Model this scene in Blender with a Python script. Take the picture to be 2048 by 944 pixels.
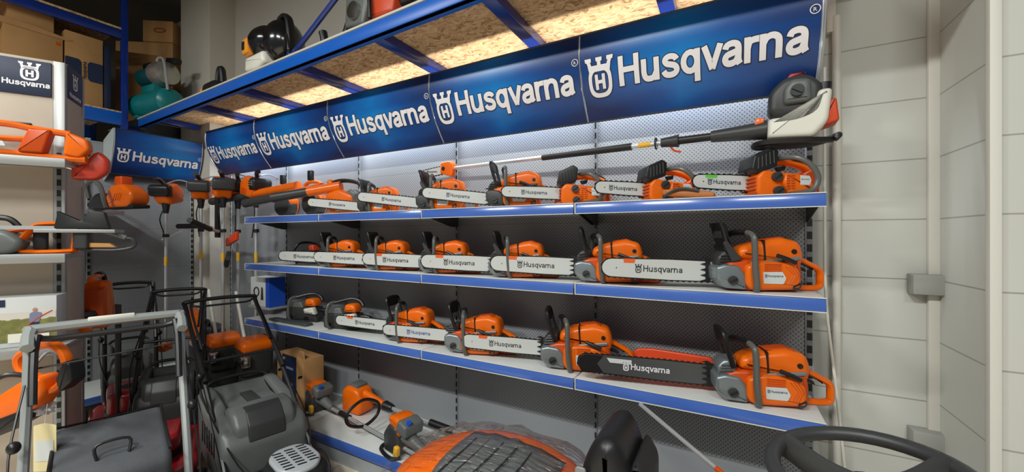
import bpy, bmesh, math, random
from mathutils import Vector, Matrix
random.seed(7)
for o in list(bpy.data.objects): bpy.data.objects.remove(o)
S = bpy.context.scene; C = S.collection
PI = math.pi
# ---------------------------------------------------------------- camera
F, CX, HY = 780.0, 1024.0, 473.0          # focal length in pixels, frame centre, horizon row
AL = math.atan(1424/F); AL = PI/2-AL       # the camera looks this far left of the shelf wall's normal
sa, ca = math.sin(AL), math.cos(AL)
CH = 1.52                                  # camera height
cam = bpy.data.objects.new('camera', bpy.data.cameras.new('camera')); C.objects.link(cam)
cam.location = (0, 0, CH); cam.rotation_euler = (PI/2, 0, AL)
cam.data.sensor_width = 36; cam.data.lens = F/2048*36; cam.data.clip_start = .02
cam.data.shift_y = 1/2048
S.camera = cam
def WX(px, Y):                             # world X of the point seen in column px at wall distance Y
    r = (px-CX)/F; return Y*(r*ca-sa)/(ca+r*sa)
def DEP(X, Y): return -X*sa+Y*ca
def ZZ(py, X, Y): return CH+(HY-py)/F*DEP(X, Y)
def CW(px, D):                             # floor position in column px at camera depth D
    xc = (px-CX)/F*D; return (xc*ca-D*sa, xc*sa+D*ca)
# ---------------------------------------------------------------- light
S.view_settings.view_transform = 'Standard'; S.view_settings.look = 'None'
S.view_settings.gamma = 1; S.view_settings.exposure = 0.0; S.view_settings.use_curve_mapping = False
W = bpy.data.worlds.new('world'); S.world = W; W.use_nodes = True
W.node_tree.nodes['Background'].inputs[0].default_value = (.92, .95, 1, 1)
W.node_tree.nodes['Background'].inputs[1].default_value = .19
def area(name, loc, rot, sx, sy, power, col=(.97, 1, .965)):
    l = bpy.data.lights.new(name, 'AREA'); l.shape = 'RECTANGLE'; l.size = sx; l.size_y = sy; l.energy = power; l.color = col
    o = bpy.data.objects.new(name, l); C.objects.link(o); o.location = loc; o.rotation_euler = rot; return o
CEIL = 4.3
LAMPS = [(-3.4, -1.85, 155), (-1.0, -1.85, 172), (1.4, -1.85, 104)]
for lx, ly, p in LAMPS: area('ceiling_lamp_light', (lx, ly, CEIL-.12), (0, 0, 0), 1.2, .28, p*1.0)
# strip lamps fixed behind the row of signs: light the board above and the panels below
area('sign_strip_light_up', (-2.15, 2.165, 2.40), (PI, 0, 0), 4.9, .03, 24, (1, .93, .80))
area('sign_strip_light_down', (-2.15, 2.14, 2.36), (0, 0, 0), 4.9, .03, 30, (.84, .94, 1))
# ---------------------------------------------------------------- materials
MT = {}
def mat(name, col, rough=.5, metal=0, noise=0, nscale=12, bump=0, bscale=60, coat=0, spec=None):
    if name in MT: return MT[name]
    m = bpy.data.materials.new(name); m.use_nodes = True; nt = m.node_tree; b = nt.nodes['Principled BSDF']
    def lin(c): return tuple((x/12.92 if x <= .04045 else ((x+.055)/1.055)**2.4) for x in c)
    c = lin([v/255 for v in col])
    b.inputs['Base Color'].default_value = (*c, 1); b.inputs['Roughness'].default_value = rough; b.inputs['Metallic'].default_value = metal
    if coat: b.inputs['Coat Weight'].default_value = coat; b.inputs['Coat Roughness'].default_value = .12
    if spec is not None: b.inputs['Specular IOR Level'].default_value = spec
    tc = nt.nodes.new('ShaderNodeTexCoord')
    if noise:
        n = nt.nodes.new('ShaderNodeTexNoise'); n.inputs['Scale'].default_value = nscale; n.inputs['Detail'].default_value = 4
        nt.links.new(tc.outputs['Object'], n.inputs['Vector'])
        mr = nt.nodes.new('ShaderNodeMapRange'); mr.inputs[1].default_value = .3; mr.inputs[2].default_value = .7
        mr.inputs[3].default_value = 1-noise; mr.inputs[4].default_value = 1+noise*.6
        nt.links.new(n.outputs['Fac'], mr.inputs[0])
        mx = nt.nodes.new('ShaderNodeVectorMath'); mx.operation = 'SCALE'; mx.inputs[0].default_value = c
        nt.links.new(mr.outputs[0], mx.inputs['Scale']); nt.links.new(mx.outputs[0], b.inputs['Base Color'])
    if bump:
        n2 = nt.nodes.new('ShaderNodeTexNoise'); n2.inputs['Scale'].default_value = bscale; nt.links.new(tc.outputs['Object'], n2.inputs['Vector'])
        bp = nt.nodes.new('ShaderNodeBump'); bp.inputs['Strength'].default_value = bump; bp.inputs['Distance'].default_value = .004
        nt.links.new(n2.outputs['Fac'], bp.inputs['Height']); nt.links.new(bp.outputs[0], b.inputs['Normal'])
    MT[name] = m; return m
ORG = mat('orange_plastic', (234, 104, 6), .34, noise=.06, coat=.12, spec=.35)
ORD = mat('dark_orange_plastic', (200, 74, 8), .38, coat=.1, spec=.35)
BLK = mat('black_plastic', (22, 22, 23), .42, noise=.1)
RUB = mat('black_rubber', (30, 30, 31), .6)
GRY = mat('grey_plastic', (98, 101, 99), .42, noise=.06)
DGR = mat('dark_grey_plastic', (52, 53, 53), .45, noise=.06)
HGR = mat('handle_grey', (92, 92, 88), .35)
CAST = mat('cast_metal', (138, 146, 148), .35, .55)
BARM = mat('bar_paint', (198, 200, 196), .35)
BARD = mat('bar_dark', (92, 94, 94), .35, .5)
CHN = mat('chain_steel', (52, 50, 50), .4, .7)
CHR = mat('chrome', (205, 205, 205), .16, 1)
ALU = mat('aluminium', (205, 207, 208), .35, .65)
WHT = mat('white_plastic', (226, 224, 212), .4)
LBL = mat('label_white', (205, 208, 206), .45)
INK = mat('ink_navy', (28, 38, 66), .5)
INKB = mat('ink_blue', (30, 62, 140), .5)
INKG = mat('ink_grey', (45, 45, 48), .5)
INKO = mat('ink_orange', (226, 92, 30), .5)
SWH = mat('sign_white', (238, 234, 236), .5)
BLU = mat('rack_blue', (8, 92, 190), .35, noise=.05)
BLD = mat('joist_blue', (16, 48, 132), .25, noise=.05, coat=.4)
STR = mat('strip_blue', (66, 102, 182), .24, noise=.05, nscale=6, coat=.5)
SHW = mat('shelf_white', (206, 208, 205), .4, noise=.04)
STG = mat('steel_grey', (150, 154, 156), .4, noise=.05)
CARD = mat('cardboard', (176, 132, 82), .85, noise=.1, nscale=5, bump=.15)
NAVY = mat('navy_print', (26, 38, 68), .5)
TEAL = mat('teal_paint', (14, 116, 118), .35)
RED = mat('red_paint', (176, 14, 26), .28, coat=.6)
YEL = mat('yellow_label', (232, 176, 40), .5)
BLUC = mat('blue_cap', (30, 80, 190), .4)
GRN = mat('green_label', (92, 190, 60), .5)
ISG = mat('island_steel', (160, 161, 158), .4, .3)
PWH = mat('panel_cream', (192, 178, 160), .7, noise=.03)
FAB = mat('grass_bag_fabric', (78, 80, 84), .8, noise=.12, bump=.3, bscale=220)
# ---------------------------------------------------------------- mesh kit
def rp(pts, r=.01, n=4):                   # polygon with rounded corners
    out = []; L = len(pts)
    for i in range(L):
        p = Vector(pts[i]); a = Vector(pts[i-1])-p; b = Vector(pts[(i+1) % L])-p
        ra = min(r, a.length*.45); rb = min(r, b.length*.45)
        A = p+a.normalized()*ra; Bq = p+b.normalized()*rb
        for k in range(n+1):
            t = k/n; out.append(tuple(A*(1-t)**2+p*2*t*(1-t)+Bq*t*t))
    return out
def smooth_path(pts, k=4, closed=False):
    P = [Vector(p) for p in pts]; n = len(P); out = []
    rng = range(n if closed else n-1)
    for i in rng:
        if closed: p0, p1, p2, p3 = P[i-1], P[i], P[(i+1) % n], P[(i+2) % n]
        else: p0, p1, p2, p3 = P[max(i-1, 0)], P[i], P[i+1], P[min(i+2, n-1)]
        for j in range(k):
            t = j/k
            out.append(.5*((2*p1)+(p2-p0)*t+(2*p0-5*p1+4*p2-p3)*t*t+(-p0+3*p1-3*p2+p3)*t**3))
    if not closed: out.append(P[-1])
    return out
class K:
    def __init__(s): s.b = bmesh.new()
    def box(s, c, d, rot=None, bev=0, seg=2):
        g = bmesh.ops.create_cube(s.b, size=1); vs = g['verts']
        bmesh.ops.scale(s.b, vec=d, verts=vs)
        if bev:
            es = list({e for v in vs for e in v.link_edges})
            r = bmesh.ops.bevel(s.b, geom=es, offset=min(bev, min(d)*.45), segments=seg, affect='EDGES', profile=.5)
            vs = list({v for f in r['faces'] for v in f.verts} | {v for v in vs if v.is_valid})
        if rot: bmesh.ops.rotate(s.b, verts=vs, cent=(0, 0, 0), matrix=Matrix.Rotation(rot[2], 3, 'Z') @ Matrix.Rotation(rot[1], 3, 'Y') @ Matrix.Rotation(rot[0], 3, 'X'))
        bmesh.ops.translate(s.b, vec=c, verts=vs); return s
    def ring(s, rings, cap=True, closed=False):
        R = [[s.b.verts.new(p) for p in r] for r in rings]; n = len(R[0])
        m = len(R)
        for i in range(m if closed else m-1):
            a, b = R[i], R[(i+1) % m]
            for j in range(n): s.b.faces.new((a[j], a[(j+1) % n], b[(j+1) % n], b[j]))
        if cap and not closed:
            s.b.faces.new(R[0][::-1]); s.b.faces.new(R[-1])
        return s
    def cyl(s, p0, p1, r0, r1=None, n=14):
        return s.tube([p0, p1], r0, n=n, k=0, r1=r1)
    def tube(s, pts, r, n=8, k=4, closed=False, rb=None, ref=None, r1=None):
        P = smooth_path(pts, k, closed) if k else [Vector(p) for p in pts]
        m = len(P); T = []
        for i in range(m):
            if closed: t = P[(i+1) % m]-P[i-1]
            else: t = P[min(i+1, m-1)]-P[max(i-1, 0)]
            T.append(t.normalized())
        if ref: nn = None
        else:
            a = Vector((0, 0, 1)) if abs(T[0].z) < .9 else Vector((1, 0, 0)); nn = T[0].cross(a).normalized()
        rings = []
        for i in range(m):
            if ref: bb = Vector(ref); nv = T[i].cross(bb).normalized()
            else:
                nn = (nn-T[i]*nn.dot(T[i])).normalized(); nv = nn; bb = T[i].cross(nv)
            rr = r if r1 is None else r+(r1-r)*i/(m-1); rq = rb if rb else rr
            rings.append([P[i]+nv*(rr*math.cos(2*PI*j/n))+bb*(rq*math.sin(2*PI*j/n)) for j in range(n)])
        return s.ring(rings, closed=closed)
    def pil(s, prof, y0, y1, ins=.006, st=3, ax='y'):   # prism of an (x,z) outline with rounded rims
        n = len(prof); P = [Vector(p) for p in prof]
        area2 = sum(P[i].x*P[(i+1) % n].y-P[(i+1) % n].x*P[i].y for i in range(n))
        sg = 1 if area2 > 0 else -1; N = []
        for i in range(n):
            e = (P[(i+1) % n]-P[i-1]); N.append(Vector((e.y, -e.x)).normalized()*sg)
        lay = []
        for k in range(st+1):
            a = k/st*PI/2; lay.append((ins*(1-math.sin(a)), y0+ins*(1-math.cos(a))*(1 if y1 > y0 else -1)))
        lay2 = [(o, y1-(y-y0)) for o, y in lay][::-1]
        rings = []
        for o, y in lay+lay2:
            rr = []
            for i in range(n):
                q = P[i]-N[i]*o
                rr.append((q.x, y, q.y) if ax == 'y' else ((q.x, q.y, y) if ax == 'z' else (y, q.x, q.y)))
            rings.append(rr)
        return s.ring(rings)
    def flat(s, prof, y, ax='y'):
        s.b.faces.new([s.b.verts.new((p[0], y, p[1]) if ax == 'y' else ((p[0], p[1], y) if ax == 'z' else (y, p[0], p[1]))) for p in prof]); return s
    def sph(s, c, r, u=16, v=10):
        g = bmesh.ops.create_uvsphere(s.b, u_segments=u, v_segments=v, radius=1); vs = g['verts']
        if not isinstance(r, (tuple, list)): r = (r, r, r)
        bmesh.ops.scale(s.b, vec=r, verts=vs); bmesh.ops.translate(s.b, vec=c, verts=vs); return s
    def lathe(s, prof, c=(0, 0, 0), ax='z', n=24):   # prof: (radius, height)
        rings = []
        for r, h in prof:
            q = []
            for j in range(n):
                a = 2*PI*j/n; u, w = r*math.cos(a), r*math.sin(a)
                v = (u, w, h) if ax == 'z' else ((h, u, w) if ax == 'x' else (w, h, u))
                q.append((v[0]+c[0], v[1]+c[1], v[2]+c[2]))
            rings.append(q)
        return s.ring(rings)
    def xf(s, m):
        bmesh.ops.transform(s.b, matrix=m, verts=s.b.verts); return s
    def done(s, name, m, parent=None, label=None, ang=35, **kw):
        bmesh.ops.recalc_face_normals(s.b, faces=s.b.faces)
        for f in s.b.faces: f.smooth = True
        me = bpy.data.meshes.new(name); s.b.to_mesh(me); s.b.free(); me.materials.append(m)
        me.set_sharp_from_angle(angle=math.radians(ang))
        o = bpy.data.objects.new(name, me); C.objects.link(o)
        if parent: o.parent = parent
        if label: o['label'] = label
        for a, b in kw.items(): o[a] = b
        return o
def thing(name, label, cat, loc=(0, 0, 0), rz=0, group=None, rx=0, ry=0):
    o = bpy.data.objects.new(name, None); C.objects.link(o); o.location = loc; o.rotation_euler = (rx, ry, rz)
    o.empty_display_size = .05; o['label'] = label; o['category'] = cat
    if group: o['group'] = group
    return o
def struct(o): o['kind'] = 'structure'; return o
# ---------------------------------------------------------------- lettering
def text2d(txt, off=.0, res=3):
    cu = bpy.data.curves.new('t', 'FONT'); cu.body = txt; cu.size = 1; cu.offset = off; cu.resolution_u = res
    o = bpy.data.objects.new('t', cu); C.objects.link(o); bpy.context.view_layer.update()
    me = bpy.data.meshes.new_from_object(o.evaluated_get(bpy.context.evaluated_depsgraph_get()))
    V = [(v.co.x, v.co.y) for v in me.vertices]; Fc = [tuple(p.vertices) for p in me.polygons]
    bpy.data.objects.remove(o); bpy.data.meshes.remove(me); bpy.data.curves.remove(cu)
    x0 = min(v[0] for v in V); x1 = max(v[0] for v in V)
    return [(v[0]-x0, v[1]) for v in V], Fc, x1-x0
def norm(T, w, cap=.729):                   # width w for capital height 1
    V, Fc, tw = T; return [(x/tw*w, y/cap) for x, y in V], Fc
def emblem(g=0):                            # crowned ring with an H, 1.19 wide, -.25..1.16
    V = []; Fc = []
    def quad(pts): i = len(V); V.extend(pts); Fc.append(tuple(range(i, i+len(pts))))
    def sup(w, h, n=28, e=2.9):
        r = []
        for k in range(n):
            a = 2*PI*k/n; c, q = math.cos(a), math.sin(a)
            r.append((.595+w*math.copysign(abs(c)**(2/e), c), .28+h*math.copysign(abs(q)**(2/e), q)))
        return r
    A = sup(.5+g, .53+g); Bq = sup(.355-g, .385-g)
    for k in range(28):
        j = (k+1) % 28; quad([A[k], A[j], Bq[j], Bq[k]])
    for x0, x1 in ((.38, .51), (.68, .81)): quad([(x0-g, .02-g), (x1+g, .02-g), (x1+g, .54+g), (x0-g, .54+g)])
    quad([(.51, .22-g), (.68, .22-g), (.68, .34+g), (.51, .34+g)])
    quad([(.15-g, .64), (1.04+g, .64), (1.08+g, .86+g), (.11-g, .86+g)])
    for c, t in ((.20, -.06), (.595, 0), (.99, .06)):
        quad([(c-.075-g, .84), (c+.075+g, .84), (c+.075+g+t, 1.0), (c-.075-g+t, 1.0)])
        quad([(c-.125-g+t, 1.0-g), (c+.125+g+t, 1.0-g), (c+.135+g+t*1.3, 1.14+g), (c-.135-g+t*1.3, 1.14+g)])
    return V, Fc
def join2d(*parts):
    V = []; Fc = []
    for (v, f), dx in parts:
        n = len(V); V += [(x+dx, y) for x, y in v]; Fc += [tuple(i+n for i in q) for q in f]
    return V, Fc
def stroke(V, Fc, pts, w, sm=0, ext=0):
    P = [Vector((p[0], p[1], 0)) for p in pts]
    if sm: P = smooth_path(P, sm)
    if ext: P[0] = P[0]-(P[1]-P[0]).normalized()*ext; P[-1] = P[-1]+(P[-1]-P[-2]).normalized()*ext
    m = len(P); i0 = len(V)
    for i in range(m):
        t = (P[min(i+1, m-1)]-P[max(i-1, 0)]).normalized(); n = Vector((-t.y, t.x, 0))*w/2
        V += [tuple((P[i]+n)[:2]), tuple((P[i]-n)[:2])]
    for i in range(m-1): q = i0+2*i; Fc.append((q, q+1, q+3, q+2))
HUSQ = [  # one letter: (advance, [(points, smoothing)...])
 (.80, [([(.10, 0), (.10, 1)], 0), ([(.64, 0), (.64, 1)], 0), ([(.1, .52), (.64, .52)], 0)]),
 (.68, [([(.09, .73), (.09, .50), (.09, .27), (.14, .12), (.26, .078), (.40, .11), (.50, .27)], 1), ([(.51, .73), (.51, 0)], 0)]),
 (.60, [([(.48, .52), (.42, .61), (.28, .65), (.15, .61), (.11, .52), (.17, .43), (.30, .385), (.43, .33), (.48, .21), (.42, .11), (.28, .075), (.13, .11), (.06, .22)], 1)]),
 (.68, [([(.30+.21*math.cos(t*PI/8), .365+.285*math.sin(t*PI/8)) for t in range(17)], 0), ([(.51, .73), (.51, -.25)], 0)]),
 (.56, [([(.04, .73), (.275, .02)], 0), ([(.51, .73), (.275, .02)], 0)]),
 (.61, [([(.09, .50), (.14, .61), (.28, .652), (.41, .61), (.455, .49), (.455, .17), (.50, .03)], 1), ([(.455, .41), (.30, .37), (.14, .32), (.085, .21), (.13, .105), (.25, .075), (.39, .13), (.455, .27)], 1)]),
 (.41, [([(.09, .73), (.09, 0)], 0), ([(.09, .38), (.14, .57), (.25, .63), (.40, .635)], 1)]),
 (.68, [([(.09, .73), (.09, 0)], 0), ([(.09, .43), (.18, .6), (.33, .652), (.46, .59), (.505, .45), (.505, 0)], 1)]),
 (.61, [([(.09, .50), (.14, .61), (.28, .652), (.41, .61), (.455, .49), (.455, .17), (.50, .03)], 1), ([(.455, .41), (.30, .37), (.14, .32), (.085, .21), (.13, .105), (.25, .075), (.39, .13), (.455, .27)], 1)])]
def brand(w, ext=0, sm=3):
    V = []; Fc = []; x = 0; tot = sum(l[0] for l in HUSQ)-.06; sc = 5.9/tot
    for adv, st in HUSQ:
        for pts, s_ in st: stroke(V, Fc, [((p[0]+x)*sc, p[1]) for p in pts], w, sm if s_ else 0, ext)
        x += adv
    return V, Fc
def em2(g=0):
    v, f = emblem(g); return [(.60+(x-.595)*.92, y) for x, y in v], f
WM = join2d((em2(), 0), (brand(.185), 1.32))
WO = join2d((em2(.035), 0), (brand(.255, .035), 1.32))
WS = join2d((em2(), 0), (brand(.15, 0, 1), 1.32))
WMW = 7.22
def put2d(k, wm, o, ux, uy, cap, dy=0):
    o = Vector(o); ux = Vector(ux); uy = Vector(uy)
    vs = [k.b.verts.new(o+ux*(x*cap)+uy*(y*cap)) for x, y in wm[0]]
    for f in wm[1]:
        try: k.b.faces.new([vs[i] for i in f])
        except ValueError: pass
    return k
def word(txt, o, ux, uy, cap, m, parent, name='lettering', off=.02, width=None):
    T = text2d(txt, off, 1); w = width if width else T[2]/.729*cap
    k = K(); put2d(k, norm(T, w/cap), o, ux, uy, cap); return k.done(name, m, parent)
# ================================================================ the room
def nodes_of(name):
    m = bpy.data.materials.new(name); m.use_nodes = True; nt = m.node_tree; return m, nt, nt.nodes, nt.links, nt.nodes['Principled BSDF']
def mth(nt, op, a, b=None, c=None):
    n = nt.nodes.new('ShaderNodeMath'); n.operation = op
    for i, v in enumerate((a, b, c)):
        if v is None: continue
        if isinstance(v, (int, float)): n.inputs[i].default_value = v
        else: nt.links.new(v, n.inputs[i])
    return n.outputs[0]
def mixc(nt, fac, a, b):
    n = nt.nodes.new('ShaderNodeMix'); n.data_type = 'RGBA'
    nt.links.new(fac, n.inputs[0])
    for i, v in ((6, a), (7, b)):
        if isinstance(v, tuple): n.inputs[i].default_value = (*v, 1)
        else: nt.links.new(v, n.inputs[i])
    return n.outputs[2]
def srgb(*c): return tuple(((x/255)/12.92 if x/255 <= .04045 else ((x/255+.055)/1.055)**2.4) for x in c)
def peg_mat(name, axis, ztop, zbot, pitch=.0205):
    m, nt, N, L, b = nodes_of(name)
    g = N.new('ShaderNodeNewGeometry'); sp = N.new('ShaderNodeSeparateXYZ'); L.new(g.outputs['Position'], sp.inputs[0])
    u = sp.outputs[axis]; z = sp.outputs[2]
    def dots(du, dz):
        fu = mth(nt, 'SUBTRACT', mth(nt, 'FRACT', mth(nt, 'ADD', mth(nt, 'DIVIDE', u, pitch), du+100)), .5)
        fz = mth(nt, 'SUBTRACT', mth(nt, 'FRACT', mth(nt, 'ADD', mth(nt, 'DIVIDE', z, pitch), dz+100)), .5)
        d = mth(nt, 'SQRT', mth(nt, 'ADD', mth(nt, 'MULTIPLY', fu, fu), mth(nt, 'MULTIPLY', fz, fz)))
        return mth(nt, 'LESS_THAN', d, .17)
    d = mth(nt, 'MAXIMUM', dots(0, 0), dots(.5, .5))
    d = mth(nt, 'MULTIPLY', d, mth(nt, 'GREATER_THAN', z, zbot)); d = mth(nt, 'MULTIPLY', d, mth(nt, 'LESS_THAN', z, ztop))
    seam = mth(nt, 'LESS_THAN', mth(nt, 'FRACT', mth(nt, 'DIVIDE', z, .40)), .006)
    c = mixc(nt, d, srgb(136, 138, 142), srgb(76, 76, 80)); c = mixc(nt, seam, c, srgb(90, 92, 95))
    L.new(c, b.inputs['Base Color']); b.inputs['Roughness'].default_value = .42
    return m
def block_mat():
    m, nt, N, L, b = nodes_of('block_wall')
    g = N.new('ShaderNodeNewGeometry'); sp = N.new('ShaderNodeSeparateXYZ'); L.new(g.outputs['Position'], sp.inputs[0])
    fz = mth(nt, 'FRACT', mth(nt, 'DIVIDE', mth(nt, 'ADD', mth(nt, 'SUBTRACT', sp.outputs[2], 1.593), 26.5), .265))
    gr = mth(nt, 'LESS_THAN', fz, .022)
    n = N.new('ShaderNodeTexNoise'); n.inputs['Scale'].default_value = 1.7; L.new(g.outputs['Position'], n.inputs['Vector'])
    base = mixc(nt, n.outputs['Fac'], srgb(198, 198, 190), srgb(208, 208, 200))
    L.new(mixc(nt, gr, base, srgb(160, 158, 150)), b.inputs['Base Color']); b.inputs['Roughness'].default_value = .55
    n2 = N.new('ShaderNodeTexNoise'); n2.inputs['Scale'].default_value = 70; L.new(g.outputs['Position'], n2.inputs['Vector'])
    h = mth(nt, 'SUBTRACT', mth(nt, 'MULTIPLY', n2.outputs['Fac'], .15), gr)
    bp = N.new('ShaderNodeBump'); bp.inputs['Strength'].default_value = .35; bp.inputs['Distance'].default_value = .004
    L.new(h, bp.inputs['Height']); L.new(bp.outputs[0], b.inputs['Normal'])
    return m
def tile_mat():
    m, nt, N, L, b = nodes_of('floor_tiles')
    g = N.new('ShaderNodeNewGeometry'); sp = N.new('ShaderNodeSeparateXYZ'); L.new(g.outputs['Position'], sp.inputs[0])
    a = mth(nt, 'LESS_THAN', mth(nt, 'FRACT', mth(nt, 'ADD', mth(nt, 'DIVIDE', sp.outputs[0], .45), 50)), .01)
    c = mth(nt, 'LESS_THAN', mth(nt, 'FRACT', mth(nt, 'ADD', mth(nt, 'DIVIDE', sp.outputs[1], .45), 50)), .01)
    n = N.new('ShaderNodeTexNoise'); n.inputs['Scale'].default_value = 9; L.new(g.outputs['Position'], n.inputs['Vector'])
    base = mixc(nt, n.outputs['Fac'], srgb(206, 190, 168), srgb(226, 214, 196))
    L.new(mixc(nt, mth(nt, 'MAXIMUM', a, c), base, srgb(150, 138, 122)), b.inputs['Base Color']); b.inputs['Roughness'].default_value = .3
    return m
def osb_mat():
    m, nt, N, L, b = nodes_of('strand_board')
    tc = N.new('ShaderNodeTexCoord'); prev = None
    n0 = N.new('ShaderNodeTexNoise'); n0.inputs['Scale'].default_value = 16; n0.inputs['Detail'].default_value = 2; L.new(tc.outputs['Object'], n0.inputs['Vector'])
    va = N.new('ShaderNodeVectorMath'); va.operation = 'MULTIPLY_ADD'; L.new(n0.outputs['Color'], va.inputs[0]); va.inputs[1].default_value = (.09, .09, .09); L.new(tc.outputs['Object'], va.inputs[2])
    mp = N.new('ShaderNodeMapping'); mp.inputs['Scale'].default_value = (34, 80, 40); L.new(va.outputs[0], mp.inputs[0])
    v = N.new('ShaderNodeTexVoronoi'); v.inputs['Scale'].default_value = 1; L.new(mp.outputs[0], v.inputs['Vector'])
    s = N.new('ShaderNodeSeparateColor'); L.new(v.outputs['Color'], s.inputs[0])
    cr = N.new('ShaderNodeValToRGB'); e = cr.color_ramp.elements
    e[0].position = 0; e[0].color = (*srgb(150, 112, 78), 1); e[1].position = 1; e[1].color = (*srgb(222, 192, 150), 1)
    q = cr.color_ramp.elements.new(.3); q.color = (*srgb(192, 158, 118), 1)
    L.new(s.outputs[0], cr.inputs[0]); L.new(cr.outputs[0], b.inputs['Base Color']); b.inputs['Roughness'].default_value = .8
    return m
def sign_mat():
    m, nt, N, L, b = nodes_of('sign_print')
    tc = N.new('ShaderNodeTexCoord'); mp = N.new('ShaderNodeMapping'); mp.inputs['Scale'].default_value = (1.1, 1, 4.2); mp.inputs['Rotation'].default_value = (0, .12, 0)
    L.new(tc.outputs['Object'], mp.inputs[0])
    n = N.new('ShaderNodeTexNoise'); n.inputs['Scale'].default_value = 1.5; n.inputs['Detail'].default_value = 3; L.new(mp.outputs[0], n.inputs['Vector'])
    sp = N.new('ShaderNodeSeparateXYZ'); L.new(tc.outputs['Object'], sp.inputs[0])
    # printed artwork: a brighter blue swirl in the middle of each panel, navy towards its ends
    cx = mth(nt, 'ABSOLUTE', mth(nt, 'SUBTRACT', sp.outputs[0], .47)); cz = mth(nt, 'ABSOLUTE', mth(nt, 'SUBTRACT', sp.outputs[2], .23))
    e = mth(nt, 'ADD', mth(nt, 'MULTIPLY', cx, -1.15), mth(nt, 'MULTIPLY', cz, -1.5))
    fac = mth(nt, 'ADD', mth(nt, 'ADD', e, .55), mth(nt, 'MULTIPLY', n.outputs['Fac'], .75))
    cr = N.new('ShaderNodeValToRGB'); q = cr.color_ramp.elements
    q[0].position = .15; q[0].color = (*srgb(16, 40, 92), 1); q[1].position = .95; q[1].color = (*srgb(14, 128, 204), 1)
    w = q.new(.5); w.color = (*srgb(12, 76, 150), 1)
    L.new(fac, cr.inputs[0]); L.new(cr.outputs[0], b.inputs['Base Color']); b.inputs['Roughness'].default_value = .3
    return m
PEGX = peg_mat('perforated_steel_panel', 0, 2.6, .40); PEGY = peg_mat('perforated_steel_end_panel', 1, 2.6, .40)
BLOCK = block_mat(); OSB = osb_mat(); SIGN = sign_mat()
PLAIN = mat('plastered_wall', (196, 190, 178), .8, noise=.03, nscale=2)
DARKC = mat('dark_ceiling', (92, 88, 80), .9, noise=.05)
YW = 2.36
struct(K().box((-2, -.6, -.05), (12.5, 7.2, .1)).done('floor', tile_mat()))
struct(K().box((-2, -.6, CEIL+.05), (12.5, 7.2, .1)).done('ceiling', DARKC))
struct(K().box((-3.65, YW+.06, CEIL/2), (7.95, .12, CEIL)).done('wall_back', PLAIN))
struct(K().box((.56, YW+.06, CEIL/2), (.47, .12, CEIL)).done('wall_right', BLOCK))
XP = .802
struct(K().box((XP+1.2, 1.948+.4, CEIL/2), (2.4, .8, CEIL)).done('wall_pier', BLOCK))
struct(K().box((-7.6, -.6, CEIL/2), (.12, 7.2, CEIL)).done('wall_left', mat('far_wall_paint', (120, 114, 104), .85)))
struct(K().box((-5.18, 2.31, CEIL/2), (.66, .40, CEIL)).done('wall_column', PLAIN))
# edge bead on the pier corner, cable trunking and boxes
struct(K().box((XP-.006, 1.948-.006, CEIL/2), (.03, .03, CEIL), bev=.004).done('trim_1', mat('trim_white', (222, 220, 210), .5)))
TRW = mat('trunking_white', (220, 216, 206), .45)
xt = WX(1868, YW-.02)
k = K().box((xt, YW-.0125, CEIL/2), (.036, .025, CEIL-.01), bev=.003)
tr = k.done('cable_trunking', TRW); tr['label'] = 'white vertical cable trunking running up the block wall corner'; tr['category'] = 'cable trunking'
xh = WX(1662, YW-.03)
k = K().box(((xh+XP)/2, YW-.02, 2.66), (XP-xh, .035, .05), bev=.004).box((xh, YW-.02, 2.58), (.035, .035, .2), bev=.004)
tr = k.done('cable_trunking', TRW); tr['label'] = 'white horizontal cable trunking high on wall beside the sign end'; tr['category'] = 'cable trunking'
for py, lb in ((570, 'grey square junction box at eye height on white trunking'), (885, 'grey junction box low on wall behind the steering wheel')):
    xb = WX(1862, YW-.05); z = ZZ(py, xb, YW-.05)
    t = thing('junction_box', lb, 'junction box', (xb-.01, YW, z))
    K().box((0, -.03, 0), (.105, .055, .088), bev=.004).done('housing', mat('box_grey', (150, 150, 144), .5), t)
    K().box((0, -.062, 0), (.1, .01, .083), bev=.003).done('cover', mat('box_grey2', (160, 160, 154), .5), t)
# white pipes between shelving and wall
xq = WX(1674, YW-.04)
o = K().tube([(xq, YW-.03, 0), (xq, YW-.03, 2.55)], .017, k=0, n=12).done('wall_pipe', TRW); o['label'] = 'thick white vertical pipe on wall just right of the shelving'; o['category'] = 'pipe'
xa = WX(1645, 2.2)
o = K().tube([(xa+.02, 2.27, 2.3), (xa+.02, 2.27, 1.6), (xa+.025, 2.26, 1.2), (xa+.06, 2.22, .75), (xa+.11, 2.2, .1)], .006, k=6).done('hanging_cable', WHT); o['label'] = 'thin white cable hanging beside the right end of the shelves'; o['category'] = 'cable'
# ceiling lamps (above the frame)
for lx, ly, p in LAMPS:
    t = thing('ceiling_lamp', 'long ceiling lamp above the aisle', 'ceiling lamp', (lx, ly, CEIL), group='ceiling lamps over the aisle')
    K().box((0, 0, -.04), (1.3, .34, .08), bev=.01).done('housing', WHT, t)
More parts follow.
